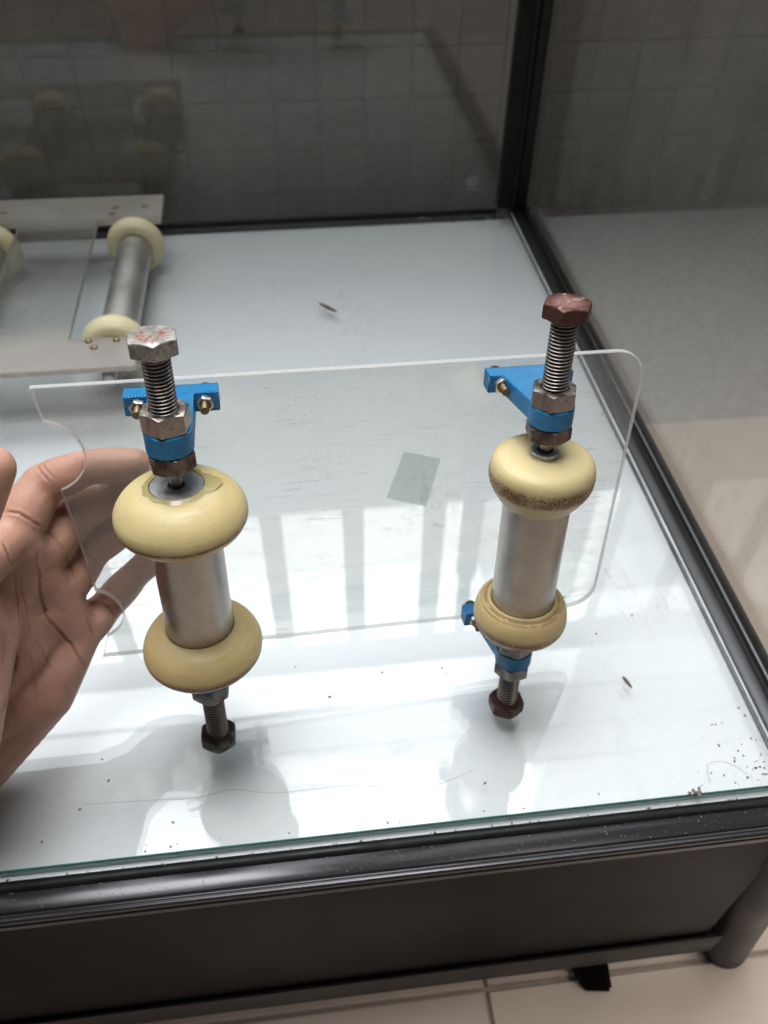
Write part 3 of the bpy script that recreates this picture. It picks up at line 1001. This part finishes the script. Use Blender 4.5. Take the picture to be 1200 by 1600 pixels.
bw_prof = spline([(0.0150, 0.0105), (0.0165, 0.0118), (0.0200, 0.0118), (0.0245, 0.0100), (0.0275, 0.0055), (0.0288, 0.0), (0.0275, -0.0055), (0.0245, -0.0100), (0.0200, -0.0118), (0.0165, -0.0118), (0.0150, -0.0105)], 6)
bw_me = lathe_me('wheel', bw_prof, 80, None, True, 50)
bw_me.transform(rot_y)
bw_me.materials.append(M['wheel_pale'])
bt_me = lathe_me('roller_tube', [(0.0, 0.615), (0.0165, 0.615), (0.0165, 0.815), (0.0, 0.815)], 80)
bt_me.transform(Matrix.Rotation(-PI / 2, 4, 'X') @ Matrix.Identity(4))
# lathe axis Z -> world Y
ax_me = lathe_me('axle', [(0.0, 0.572), (0.0046, 0.572), (0.0054, 0.573), (0.0054, 0.870), (0.0, 0.870)], 32)
ax_me.transform(rot_y)
scr_me = lathe_me('screw', [(0.0, 0.0022), (0.0014, 0.0020), (0.0027, 0.0011), (0.0032, 0.0), (0.0, 0.0)], 24)
scr_me.materials.append(M['brass'])
for rx in (-0.1600, -0.3030):
    tb = bpart('roller_tube', bt_me, M['tube_back'])
    tb.location = (rx, 0, 0.0288)
    for wy in (0.624, 0.806):
        w = link('wheel', bw_me, None, tb)
        w.location = (0, wy, 0)
    a = link('axle', ax_me, M['disc'], tb)
    for y0, y1 in ((0.586, 0.602), (0.829, 0.845)):
        bl = bpart('axle_block', box_me('axle_block', rx - 0.0085, rx + 0.0085, y0, y1, 0.0185, PZ - 0.0026, 0.0008), M['nut_dark'])
    for sx, sy in ((-0.0165, 0.6040), (-0.0105, 0.5940), (0.0065, 0.6035), (-0.022, 0.8530), (-0.024, 0.8390), (0.008, 0.8530)):
        s = link('screw', scr_me, None, bplate)
        s.location = (rx + sx, sy, 0.0024)

# ------------------------------------------------------------------ the hand
J = dict(i0=(-0.1470, 0.2894, 0.1436), i1=(-0.1328, 0.3097, 0.1566), i2=(-0.1102, 0.3128, 0.1631), i3=(-0.0867, 0.3137, 0.1626), m0=(-0.1441, 0.2896, 0.1205), m1=(-0.1233, 0.3121, 0.1322), m2=(-0.1037, 0.3197, 0.1391), m3=(-0.0856, 0.3185, 0.1485), r0=(-0.1392, 0.2875, 0.0952), r1=(-0.1212, 0.3094, 0.1074), r2=(-0.1008, 0.3198, 0.1158), r3=(-0.0824, 0.3202, 0.1282), p0=(-0.1335, 0.2810, 0.0700), p1=(-0.1203, 0.2989, 0.0708), p2=(-0.1017, 0.3103, 0.0840), p3=(-0.0835, 0.3136, 0.0992), hy=(-0.1526, 0.2573, 0.0530), wu=(-0.1967, 0.2367, 0.0207), wr=(-0.2149, 0.2409, 0.0856), wm=(-0.2058, 0.2364, 0.0544), tc=(-0.1720, 0.2097, 0.0955), tm=(-0.1619, 0.2387, 0.1570), ti=(-0.1438, 0.2485, 0.1883), tt=(-0.1286, 0.2616, 0.2112), th=(-0.1605, 0.2461, 0.1182), pm=(-0.1590, 0.2669, 0.1106), pn=(-0.1549, 0.2667, 0.0829), fu=(-0.2410, 0.2058, -0.0076), fr=(-0.2573, 0.2142, 0.0546))
# palm and finger creases: width, depth, line over the skin
CREASES = [
    (0.0011, 0.0011, [(-0.1324, 0.3126, 0.167), (-0.131, 0.3096, 0.1677), (-0.1299, 0.3075, 0.1677), (-0.1291, 0.3059, 0.1671), (-0.128, 0.3046, 0.1665), (-0.127, 0.3034, 0.1658), (-0.126, 0.3025, 0.1649), (-0.1251, 0.3017, 0.1639)]),
    (0.0009, 0.0006, [(-0.1307, 0.3147, 0.1669), (-0.1286, 0.3104, 0.1685), (-0.1273, 0.3079, 0.1685), (-0.1262, 0.3061, 0.1679), (-0.1253, 0.3046, 0.1671), (-0.1244, 0.3039, 0.1666), (-0.1236, 0.3032, 0.1661), (-0.1227, 0.3026, 0.1655), (-0.122, 0.3022, 0.1648)]),
    (0.0009, 0.0009, [(-0.1112, 0.3145, 0.1716), (-0.1104, 0.3122, 0.1718), (-0.11, 0.3095, 0.1711), (-0.1097, 0.3074, 0.17), (-0.1097, 0.3058, 0.1684), (-0.1098, 0.3046, 0.1664)]),
    (0.0011, 0.0013, [(-0.1467, 0.2909, 0.1581), (-0.1444, 0.29, 0.1581), (-0.1422, 0.2894, 0.158), (-0.1402, 0.289, 0.1576), (-0.1384, 0.2882, 0.1563), (-0.1367, 0.2878, 0.1548), (-0.1352, 0.2876, 0.1529), (-0.1338, 0.2879, 0.1505), (-0.1334, 0.2881, 0.1495), (-0.133, 0.2885, 0.1485), (-0.1326, 0.2889, 0.1473), (-0.1323, 0.2894, 0.146)]),
    (0.0011, 0.0011, [(-0.1219, 0.3099, 0.1436), (-0.1211, 0.3085, 0.1432), (-0.1203, 0.3073, 0.1425), (-0.1195, 0.3063, 0.1418), (-0.1188, 0.3053, 0.1409), (-0.1182, 0.3043, 0.1395), (-0.1177, 0.3035, 0.138), (-0.1173, 0.303, 0.1361), (-0.117, 0.3027, 0.1341)]),
    (0.0011, 0.0011, [(-0.1323, 0.2926, 0.1417), (-0.1323, 0.2941, 0.1385), (-0.1315, 0.2937, 0.1372), (-0.1307, 0.2931, 0.1361), (-0.1298, 0.2925, 0.1349), (-0.1291, 0.2918, 0.1337), (-0.1284, 0.2912, 0.1324), (-0.1278, 0.2907, 0.1309), (-0.1272, 0.2904, 0.1293)]),
    (0.0009, 0.0008, [(-0.1028, 0.3141, 0.1489), (-0.1023, 0.3129, 0.1481), (-0.1019, 0.3118, 0.1471), (-0.1016, 0.311, 0.146), (-0.1014, 0.3104, 0.1446), (-0.1015, 0.3099, 0.1431), (-0.1017, 0.3096, 0.1415), (-0.1019, 0.3094, 0.1397), (-0.1021, 0.3093, 0.1379)]),
    (0.0011, 0.001, [(-0.1222, 0.3039, 0.1177), (-0.1217, 0.3031, 0.1165), (-0.121, 0.3021, 0.1156), (-0.1204, 0.301, 0.1146), (-0.1198, 0.3, 0.1136), (-0.1191, 0.2993, 0.1126), (-0.1185, 0.2986, 0.1115), (-0.1179, 0.2981, 0.1102), (-0.1173, 0.2977, 0.1088)]),
    (0.0011, 0.0011, [(-0.1274, 0.2893, 0.1257), (-0.1273, 0.2894, 0.1236), (-0.1275, 0.29, 0.121), (-0.1288, 0.2932, 0.1155), (-0.1287, 0.2931, 0.1134), (-0.128, 0.292, 0.112), (-0.1274, 0.2907, 0.1107), (-0.1268, 0.2896, 0.1092), (-0.1262, 0.2885, 0.1077)]),
    (0.0008, 0.0006, [(-0.1154, 0.3072, 0.1193), (-0.1148, 0.3059, 0.1183), (-0.1142, 0.3048, 0.1173), (-0.1137, 0.3038, 0.116), (-0.1133, 0.3029, 0.1147), (-0.1131, 0.3025, 0.1136), (-0.113, 0.3022, 0.1124), (-0.113, 0.3019, 0.1112), (-0.1129, 0.3017, 0.1098)]),
    (0.001, 0.001, [(-0.1231, 0.2955, 0.0807), (-0.1215, 0.2943, 0.0806), (-0.1199, 0.2934, 0.0801), (-0.1184, 0.2927, 0.0794), (-0.1171, 0.2922, 0.0784), (-0.1161, 0.2911, 0.0768), (-0.1153, 0.2903, 0.0748), (-0.1146, 0.29, 0.0722), (-0.1144, 0.2911, 0.0678)]),
    (0.0011, 0.0012, [(-0.1257, 0.2812, 0.0899), (-0.1254, 0.2806, 0.0878), (-0.125, 0.28, 0.0857), (-0.1246, 0.2795, 0.0835), (-0.1242, 0.2789, 0.0814), (-0.1239, 0.2778, 0.0788), (-0.1235, 0.2768, 0.0761), (-0.1232, 0.2758, 0.0733), (-0.1231, 0.2751, 0.0702)]),
    (0.0008, 0.0007, [(-0.1024, 0.3092, 0.0936), (-0.1015, 0.3074, 0.0935), (-0.1008, 0.3061, 0.093), (-0.1002, 0.305, 0.0922), (-0.0996, 0.3041, 0.091), (-0.0992, 0.3034, 0.0895), (-0.0988, 0.3028, 0.0878), (-0.0985, 0.3026, 0.0856), (-0.0983, 0.3027, 0.0831)]),
    (0.0013, 0.0019, [(-0.1355, 0.2824, 0.1392), (-0.136, 0.2814, 0.1362), (-0.1364, 0.2803, 0.1331), (-0.137, 0.2794, 0.1299), (-0.1375, 0.2786, 0.1266), (-0.1382, 0.278, 0.1231), (-0.1387, 0.2769, 0.12), (-0.1392, 0.2759, 0.1169), (-0.1398, 0.2752, 0.1134), (-0.1403, 0.275, 0.1096), (-0.1408, 0.2747, 0.1059), (-0.1411, 0.2742, 0.1023), (-0.141, 0.2727, 0.0999), (-0.1399, 0.2718, 0.0977), (-0.139, 0.2712, 0.0951), (-0.1382, 0.2708, 0.0922), (-0.1376, 0.2706, 0.089), (-0.137, 0.2707, 0.0861), (-0.1364, 0.2707, 0.0832), (-0.1357, 0.2706, 0.0805), (-0.1347, 0.27, 0.0785), (-0.1337, 0.269, 0.0769), (-0.1327, 0.2679, 0.0753), (-0.1318, 0.2669, 0.0737), (-0.1308, 0.266, 0.0718), (-0.1303, 0.2652, 0.0696), (-0.1299, 0.2647, 0.067), (-0.1295, 0.2643, 0.0641), (-0.1295, 0.2645, 0.0605)]),
    (0.001, 0.0011, [(-0.1416, 0.2683, 0.1476), (-0.1427, 0.2697, 0.1427)]),
    (0.001, 0.0011, [(-0.1448, 0.2731, 0.1356), (-0.145, 0.2729, 0.1324), (-0.1453, 0.2729, 0.129), (-0.1457, 0.2729, 0.1255), (-0.146, 0.2726, 0.1223), (-0.1461, 0.2719, 0.1195), (-0.1461, 0.271, 0.1169), (-0.1461, 0.2688, 0.1135), (-0.1461, 0.2664, 0.1101), (-0.1459, 0.2639, 0.107), (-0.1461, 0.2619, 0.1032), (-0.1466, 0.2608, 0.1023), (-0.1471, 0.2597, 0.1013), (-0.1477, 0.2586, 0.1002), (-0.1484, 0.2577, 0.0991), (-0.149, 0.2569, 0.0984), (-0.1498, 0.2562, 0.0975), (-0.1506, 0.2557, 0.0965), (-0.1515, 0.2552, 0.0953)]),
    (0.0013, 0.0015, [(-0.145, 0.273, 0.1566), (-0.1441, 0.2714, 0.1557), (-0.1432, 0.27, 0.1547), (-0.1426, 0.2689, 0.1533), (-0.1421, 0.2681, 0.1515), (-0.142, 0.267, 0.1491), (-0.1425, 0.2674, 0.1451)]),
    (0.0013, 0.0015, [(-0.1456, 0.2724, 0.1359), (-0.1458, 0.272, 0.1326), (-0.1465, 0.2713, 0.1286), (-0.1474, 0.2709, 0.1243), (-0.1481, 0.2702, 0.1203), (-0.1481, 0.2681, 0.1178), (-0.1475, 0.2642, 0.117), (-0.1466, 0.2598, 0.1169), (-0.1458, 0.2556, 0.1165), (-0.1457, 0.2525, 0.1149), (-0.1459, 0.2494, 0.1132), (-0.1467, 0.2474, 0.1103)]),
    (0.0013, 0.0015, [(-0.1531, 0.2546, 0.0949), (-0.1548, 0.2539, 0.0899), (-0.1566, 0.2519, 0.086), (-0.1581, 0.2496, 0.0825)]),
    (0.0013, 0.0015, [(-0.1495, 0.2315, 0.1019), (-0.1499, 0.2276, 0.1011), (-0.1499, 0.2238, 0.1017), (-0.1502, 0.2202, 0.1019), (-0.1505, 0.217, 0.1018), (-0.151, 0.2139, 0.1014)]),
    (0.0009, 0.0008, [(-0.1454, 0.262, 0.0991), (-0.1451, 0.2615, 0.0959), (-0.1449, 0.2611, 0.0926), (-0.1447, 0.2606, 0.0893), (-0.1444, 0.2602, 0.0859), (-0.1442, 0.2602, 0.081), (-0.1446, 0.2612, 0.0746), (-0.1432, 0.2591, 0.0724), (-0.1418, 0.2569, 0.0703)]),
    (0.0008, 0.0007, [(-0.1485, 0.2566, 0.0928), (-0.1489, 0.2559, 0.0891), (-0.1494, 0.2553, 0.0852), (-0.1497, 0.2545, 0.0815), (-0.1507, 0.2547, 0.0764), (-0.1519, 0.2545, 0.0707), (-0.1515, 0.2517, 0.0685), (-0.1509, 0.2486, 0.0669), (-0.1507, 0.246, 0.0646)]),
    (0.0008, 0.0007, [(-0.1384, 0.278, 0.1244), (-0.1376, 0.2783, 0.1225), (-0.1367, 0.2785, 0.1207), (-0.1359, 0.2787, 0.1188), (-0.1351, 0.2789, 0.1169), (-0.1343, 0.279, 0.1144), (-0.1336, 0.279, 0.112), (-0.1329, 0.2791, 0.1094), (-0.1321, 0.2791, 0.1069)]),
    (0.0008, 0.0006, [(-0.1413, 0.2727, 0.1), (-0.14, 0.273, 0.0997), (-0.1387, 0.2734, 0.0994), (-0.1374, 0.2739, 0.099), (-0.1362, 0.2744, 0.0986), (-0.135, 0.2751, 0.0986), (-0.1338, 0.2758, 0.0986), (-0.1327, 0.2765, 0.0986), (-0.1315, 0.2773, 0.0984)]),
    (0.0008, 0.0006, [(-0.1516, 0.2668, 0.1299), (-0.1508, 0.2637, 0.1287), (-0.1491, 0.2592, 0.1292), (-0.1487, 0.2569, 0.1272), (-0.1481, 0.2543, 0.1255), (-0.1462, 0.2483, 0.1282), (-0.1458, 0.2449, 0.1277), (-0.1458, 0.2422, 0.1265), (-0.1461, 0.24, 0.1246)]),
    (0.0008, 0.0006, [(-0.1468, 0.2465, 0.1356), (-0.1464, 0.2434, 0.1335), (-0.1463, 0.2409, 0.1308), (-0.1466, 0.2389, 0.1273), (-0.1473, 0.2376, 0.123), (-0.148, 0.2352, 0.1202), (-0.1484, 0.2324, 0.1178), (-0.1488, 0.2295, 0.1156), (-0.1493, 0.2267, 0.1134)]),
    (0.0008, 0.0006, [(-0.1413, 0.255, 0.0684), (-0.1406, 0.2542, 0.0672), (-0.1398, 0.2535, 0.0659), (-0.1391, 0.2528, 0.0645), (-0.1385, 0.2523, 0.0628), (-0.1382, 0.2518, 0.061), (-0.138, 0.2513, 0.059), (-0.1378, 0.2509, 0.0569), (-0.1377, 0.2506, 0.0547)]),
]


def cone_between(bm, a, ra, b, rb, finger=0, steps=None):
    a, b = Vector(a), Vector(b)
    L = (b - a).length
    st = steps or max(2, int(L / (min(ra, rb) * 0.35)))
    for i in range(st + 1):
        t = i / st
        r = ra + (rb - ra) * t
        if finger:
            r *= 1 + 0.085 * math.sin(PI * t) ** 2 - 0.05 * math.exp(-((t - 1) / 0.12) ** 2) * (finger < 3)
        m = bmesh.ops.create_icosphere(bm, subdivisions=2, radius=r)
        for v in m['verts']:
            v.co += a.lerp(b, t)


CONES = [
    # fingers
    ('i0', .0128, 'i1', .0108), ('i1', .0108, 'i2', .0094), ('i2', .0094, 'i3', .0082),
    ('m0', .0128, 'm1', .0116), ('m1', .0116, 'm2', .0104), ('m2', .0104, 'm3', .0086),
    ('r0', .0125, 'r1', .0112), ('r1', .0112, 'r2', .0098), ('r2', .0098, 'r3', .0084),
    ('p0', .0118, 'p1', .0098), ('p1', .0098, 'p2', .0086), ('p2', .0086, 'p3', .0074),
    # palm
    ('i0', .0135, 'wr', .021), ('i0', .0135, 'wm', .020), ('m0', .0138, 'wm', .020), ('r0', .0138, 'wm', .021), ('r0', .0138, 'wu', .021),
    ('p0', .0128, 'hy', .0172), ('hy', .0172, 'wu', .021), ('pm', .0135, 'pn', .0135), ('i0', .0138, 'm0', .0138), ('m0', .0138, 'r0', .0138), ('r0', .0138, 'p0', .0128),
    ('pm', .0135, 'wm', .020), ('pn', .0135, 'wm', .020), ('hy', .0165, 'wm', .02), ('wu', .021, 'wm', .021), ('wm', .021, 'wr', .021),
    ('wu', .021, 'fu', .024), ('wm', .021, 'fu', .025), ('wr', .021, 'fr', .024), ('fu', .025, 'fr', .025),
    # thumb
    ('tc', .0205, 'tm', .0140), ('tm', .0140, 'ti', .0112), ('ti', .0112, 'tt', .0098), ('tc', .0205, 'th', .0165), ('th', .0165, 'tm', .0140),
    ('tc', .0205, 'wr', .021), ('th', .0165, 'pm', .0125), ('tc', .02, 'wm', .02), ('tm', .0140, 'pm', .0110), ('tm', .0130, 'i0', .0110)]


def hand():
    bm = bmesh.new()
    for a, ra, b, rb in CONES:
        f = int(b[1]) if a[0] == b[0] and b[1].isdigit() else 0
        cone_between(bm, J[a], ra, J[b], rb, f)
    me = from_bm('person', bm)
    o = bpy.data.objects.new('tmp', me)
    C.objects.link(o)
    md = o.modifiers.new('r', 'REMESH')
    md.mode = 'VOXEL'
    md.voxel_size = 0.0013
    md2 = o.modifiers.new('s', 'SMOOTH')
    md2.factor = 0.5
    md2.iterations = 14
    md3 = o.modifiers.new('u', 'SUBSURF')
    md3.levels = 1
    md3.render_levels = 1
    bpy.context.view_layer.update()
    dg = bpy.context.evaluated_depsgraph_get()
    out = bpy.data.meshes.new_from_object(o.evaluated_get(dg))
    bpy.data.objects.remove(o)
    return out


hm = hand()
hm.name = 'person'


def carve(me):
    from mathutils.kdtree import KDTree
    pts = []
    for ci, (width, depth, line) in enumerate(CREASES):
        line = [Vector(q) for q in line]
        tot = sum((a - b).length for a, b in zip(line, line[1:]))
        run = 0.0
        for a, b in zip(line, line[1:]):
            k = max(1, int((b - a).length / 0.0005))
            for i in range(k):
                p = a.lerp(b, i / k)
                t = (run + (p - a).length) / tot
                fade = min(1.0, 3.5 * t + 0.1, 3.5 * (1 - t) + 0.1) * (0.8 + 0.5 * mnoise.noise(p * 300))
                wob = mnoise.noise_vector(p * 130 + Vector((ci, 0, 0))) * 0.0009
                pts.append((p + wob, width * 0.58, depth * 0.50 * fade))
            run += (b - a).length
    if not pts:
        return
    kd = KDTree(len(pts))
    for i, (p, w, d) in enumerate(pts):
        kd.insert(p, i)
    kd.balance()
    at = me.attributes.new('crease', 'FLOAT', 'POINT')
    tip = me.attributes.new('tip', 'FLOAT', 'POINT')
    tips = [Vector(J[k]) for k in ('i3', 'm3', 'r3', 'p3', 'tt')]
    nrm = [v.normal.copy() for v in me.vertices]
    vals = [0.0] * len(me.vertices)
    tv = [0.0] * len(me.vertices)
    for v in me.vertices:
        tv[v.index] = max(0.0, 1 - min((v.co - q).length for q in tips) / 0.016)
        co, i, dist = kd.find(v.co)
        w, d = pts[i][1], pts[i][2]
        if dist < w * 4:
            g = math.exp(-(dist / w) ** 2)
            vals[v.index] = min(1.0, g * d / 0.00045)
            bulge = 0.45 * math.exp(-((dist - 2.2 * w) / (1.3 * w)) ** 2)
            v.co -= nrm[v.index] * d * (g - bulge)
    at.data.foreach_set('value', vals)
    tip.data.foreach_set('value', tv)


try:
    CREASES
except NameError:
    CREASES = []
carve(hm)
person = link('person', hm, M['skin'], None, True)
tag(person, 'bare left hand reaching in from the left, fingers curled behind the clear plate', 'person')

# thumb nail
bm = bmesh.new()
bmesh.ops.create_uvsphere(bm, u_segments=24, v_segments=12, radius=1)
nz = Vector((0.05, 0.45, 0.90)).normalized()
ny = (Vector(J['tt']) - Vector(J['ti'])).normalized()
ny = (ny - nz * ny.dot(nz)).normalized()
nx = ny.cross(nz)
for v in bm.verts:
    x, y, z = v.co.x * 0.0052, v.co.y * 0.0060, v.co.z * 0.0009 - 0.0019 * v.co.x ** 2 - 0.0012 * v.co.y ** 2
    v.co = Vector(J['tt']) + nz * 0.0087 - ny * 0.0012 + nx * x + ny * y + nz * z
link('thumbnail', from_bm('thumbnail', bm), M['nail'], person, True)

# ------------------------------------------------------------------ small things lying about
def blob(bm, p, s, seed):
    m = bmesh.ops.create_icosphere(bm, subdivisions=1, radius=1)
    rz = random.uniform(0, PI)
    for v in m['verts']:
        k = 1 + 0.35 * mnoise.noise(v.co * 1.7 + Vector((seed, 0, 0)))
        x, y, z = v.co.x * s[0] * k, v.co.y * s[1] * k, v.co.z * s[2] * k
        v.co = Vector((p[0] + x * math.cos(rz) - y * math.sin(rz), p[1] + x * math.sin(rz) + y * math.cos(rz), p[2] + z + s[2] * 0.8))


def spindle(name, label, cat, p, q, r, mat):
    p, q = Vector(p), Vector(q)
    L = (q - p).length
    prof = [(0.0, 0), (r * .5, L * .06), (r * .85, L * .25), (r, L * .5), (r * .8, L * .75), (r * .4, L * .95), (0, L)]
    me = lathe_me(name, prof, 14, lambda i, a, rr, z: (rr * (1 + .25 * mnoise.noise(Vector((math.cos(a) * 2, math.sin(a) * 2, z * 900)))), z), False, 60)
    o = link(name, me, mat)
    o.rotation_euler = (q - p).to_track_quat('Z', 'Y').to_euler()
    o.location = p + Vector((0, 0, r))
    tag(o, label, cat)
    return o


hk = spindle('dry_husk', 'dark brown dry husk lying on the white floor beyond the plate', 'husk', (0.0210, 0.7195, 0), (0.0382, 0.7011, 0), 0.0019, M['husk'])
bg = spindle('dry_seed', 'thin dry brown seed on the white floor near the right rail', 'seed', (0.1844, 0.2640, 0), (0.1876, 0.2548, 0), 0.0011, M['husk'])
bm = bmesh.new()
for k in range(95):
    r = random.random()
    if r < 0.42:
        x = 0.252 - abs(random.gauss(0, 0.018)); y = 0.190 + abs(random.gauss(0, 0.018))
    elif r < 0.6:
        x = random.uniform(-0.25, 0.262); y = FY + 0.002 + abs(random.gauss(0, 0.004))
    else:
        x = random.uniform(-0.25, 0.262); y = random.uniform(0.2, 0.85) if random.random() < .4 else random.uniform(0.19, 0.33)
    if x > 0.2545 or y < FY + 0.001:
        continue
    s = random.choice((0.00025, 0.0003, 0.00045, 0.0006))
    blob(bm, (x, y, 0.0), (s * random.uniform(1, 2.4), s, s * 0.6), k)
for px, py, s in ((-0.1271, 0.2297, .0011), (-0.1408, 0.2144, .001), (-0.1323, 0.2433, .0008), (0.0010, 0.2700, .0012), (0.0350, 0.2840, .0010), (0.1650, 0.3300, .0012), (0.1780, 0.2980, .0009),
                  (0.2160, 0.8900, .0032), (0.2220, 0.8920, .0025), (0.1860, 0.8800, .002), (0.1720, 0.8860, .0018), (0.2440, 0.8860, .003)):
    blob(bm, (px, py, 0), (s, s * .7, s * .4), px * 91)
specks = link('dirt_specks', from_bm('dirt_specks', bm), M['dirt'])
tag(specks, 'dark specks of dirt scattered over the white glass floor', None, None, 'stuff')
bm = bmesh.new()
for k in range(420):
    x = random.uniform(-0.5, 0.27)
    y = random.uniform(0.1670, 0.1770)
    s = random.choice((0.00016, 0.0002, 0.0003))
    blob(bm, (x, y, -0.0081), (s * 1.6, s, s * .6), k)
for k in range(75):
    x = random.uniform(-0.4, 0.272)
    s = random.choice((0.0002, 0.0003, 0.0005))
    blob(bm, (x, 0.1822 + random.uniform(-.0006, .0006), -0.0070), (s * 2, s, s), k)
dust = link('dust', from_bm('dust', bm), M['chip'] if False else M['lint'])
tag(dust, 'pale dust and crumbs along the black front rail', None, None, 'stuff')

bm = bmesh.new()
for k in range(26):
    blob(bm, (random.gauss(0, .0022), random.gauss(0, .001), random.uniform(0, .0012)), (random.uniform(.0004, .0011),) * 2 + (.0005,), k)
cl = link('lint_clump', from_bm('lint_clump', bm), M['lint'])
cl.location = (0.2006, 0.1856, 0)
tag(cl, 'small clump of grey lint on the green front glass edge', 'lint')


def strand(name, label, cat, pts, r, mat):
    cu = bpy.data.curves.new(name, 'CURVE')
    cu.dimensions = '3D'
    cu.bevel_depth = r
    cu.bevel_resolution = 1
    sp = cu.splines.new('POLY')
    P = spline([tuple(p) for p in pts], 8)
    sp.points.add(len(P) - 1)
    for q, p in zip(sp.points, P):
        q.co = (*p, 1)
    tmp = bpy.data.objects.new('t', cu)
    me = bpy.data.meshes.new_from_object(tmp)
    bpy.data.objects.remove(tmp)
    o = link(name, me, mat)
    tag(o, label, cat)
    return o


strand('hair_strand', 'long fine dark hair lying across the glass floor along its front edge', 'hair',
       [(x * 1.02 - 0.022, y - 0.073, z) for x, y, z in ((-0.115, 0.290, .0002), (-0.08, 0.2885, .0002), (-0.055, 0.2870, .0002), (-0.035, 0.2895, .0002), (-0.012, 0.2850, .0002), (0.03, 0.2845, .0002), (0.055, 0.2800, .0002), (0.075, 0.2790, .0002), (0.10, 0.286, .0002))], 0.00009, M['lint'])
strand('hair_strand', 'short looped hair in the right front corner of the glass floor', 'hair',
       [(0.212, 0.190, .0002), (0.214, 0.200, .0002), (0.221, 0.2025, .0002), (0.229, 0.1995, .0002), (0.235, 0.193, .0002)], 0.00010, M['lint'])
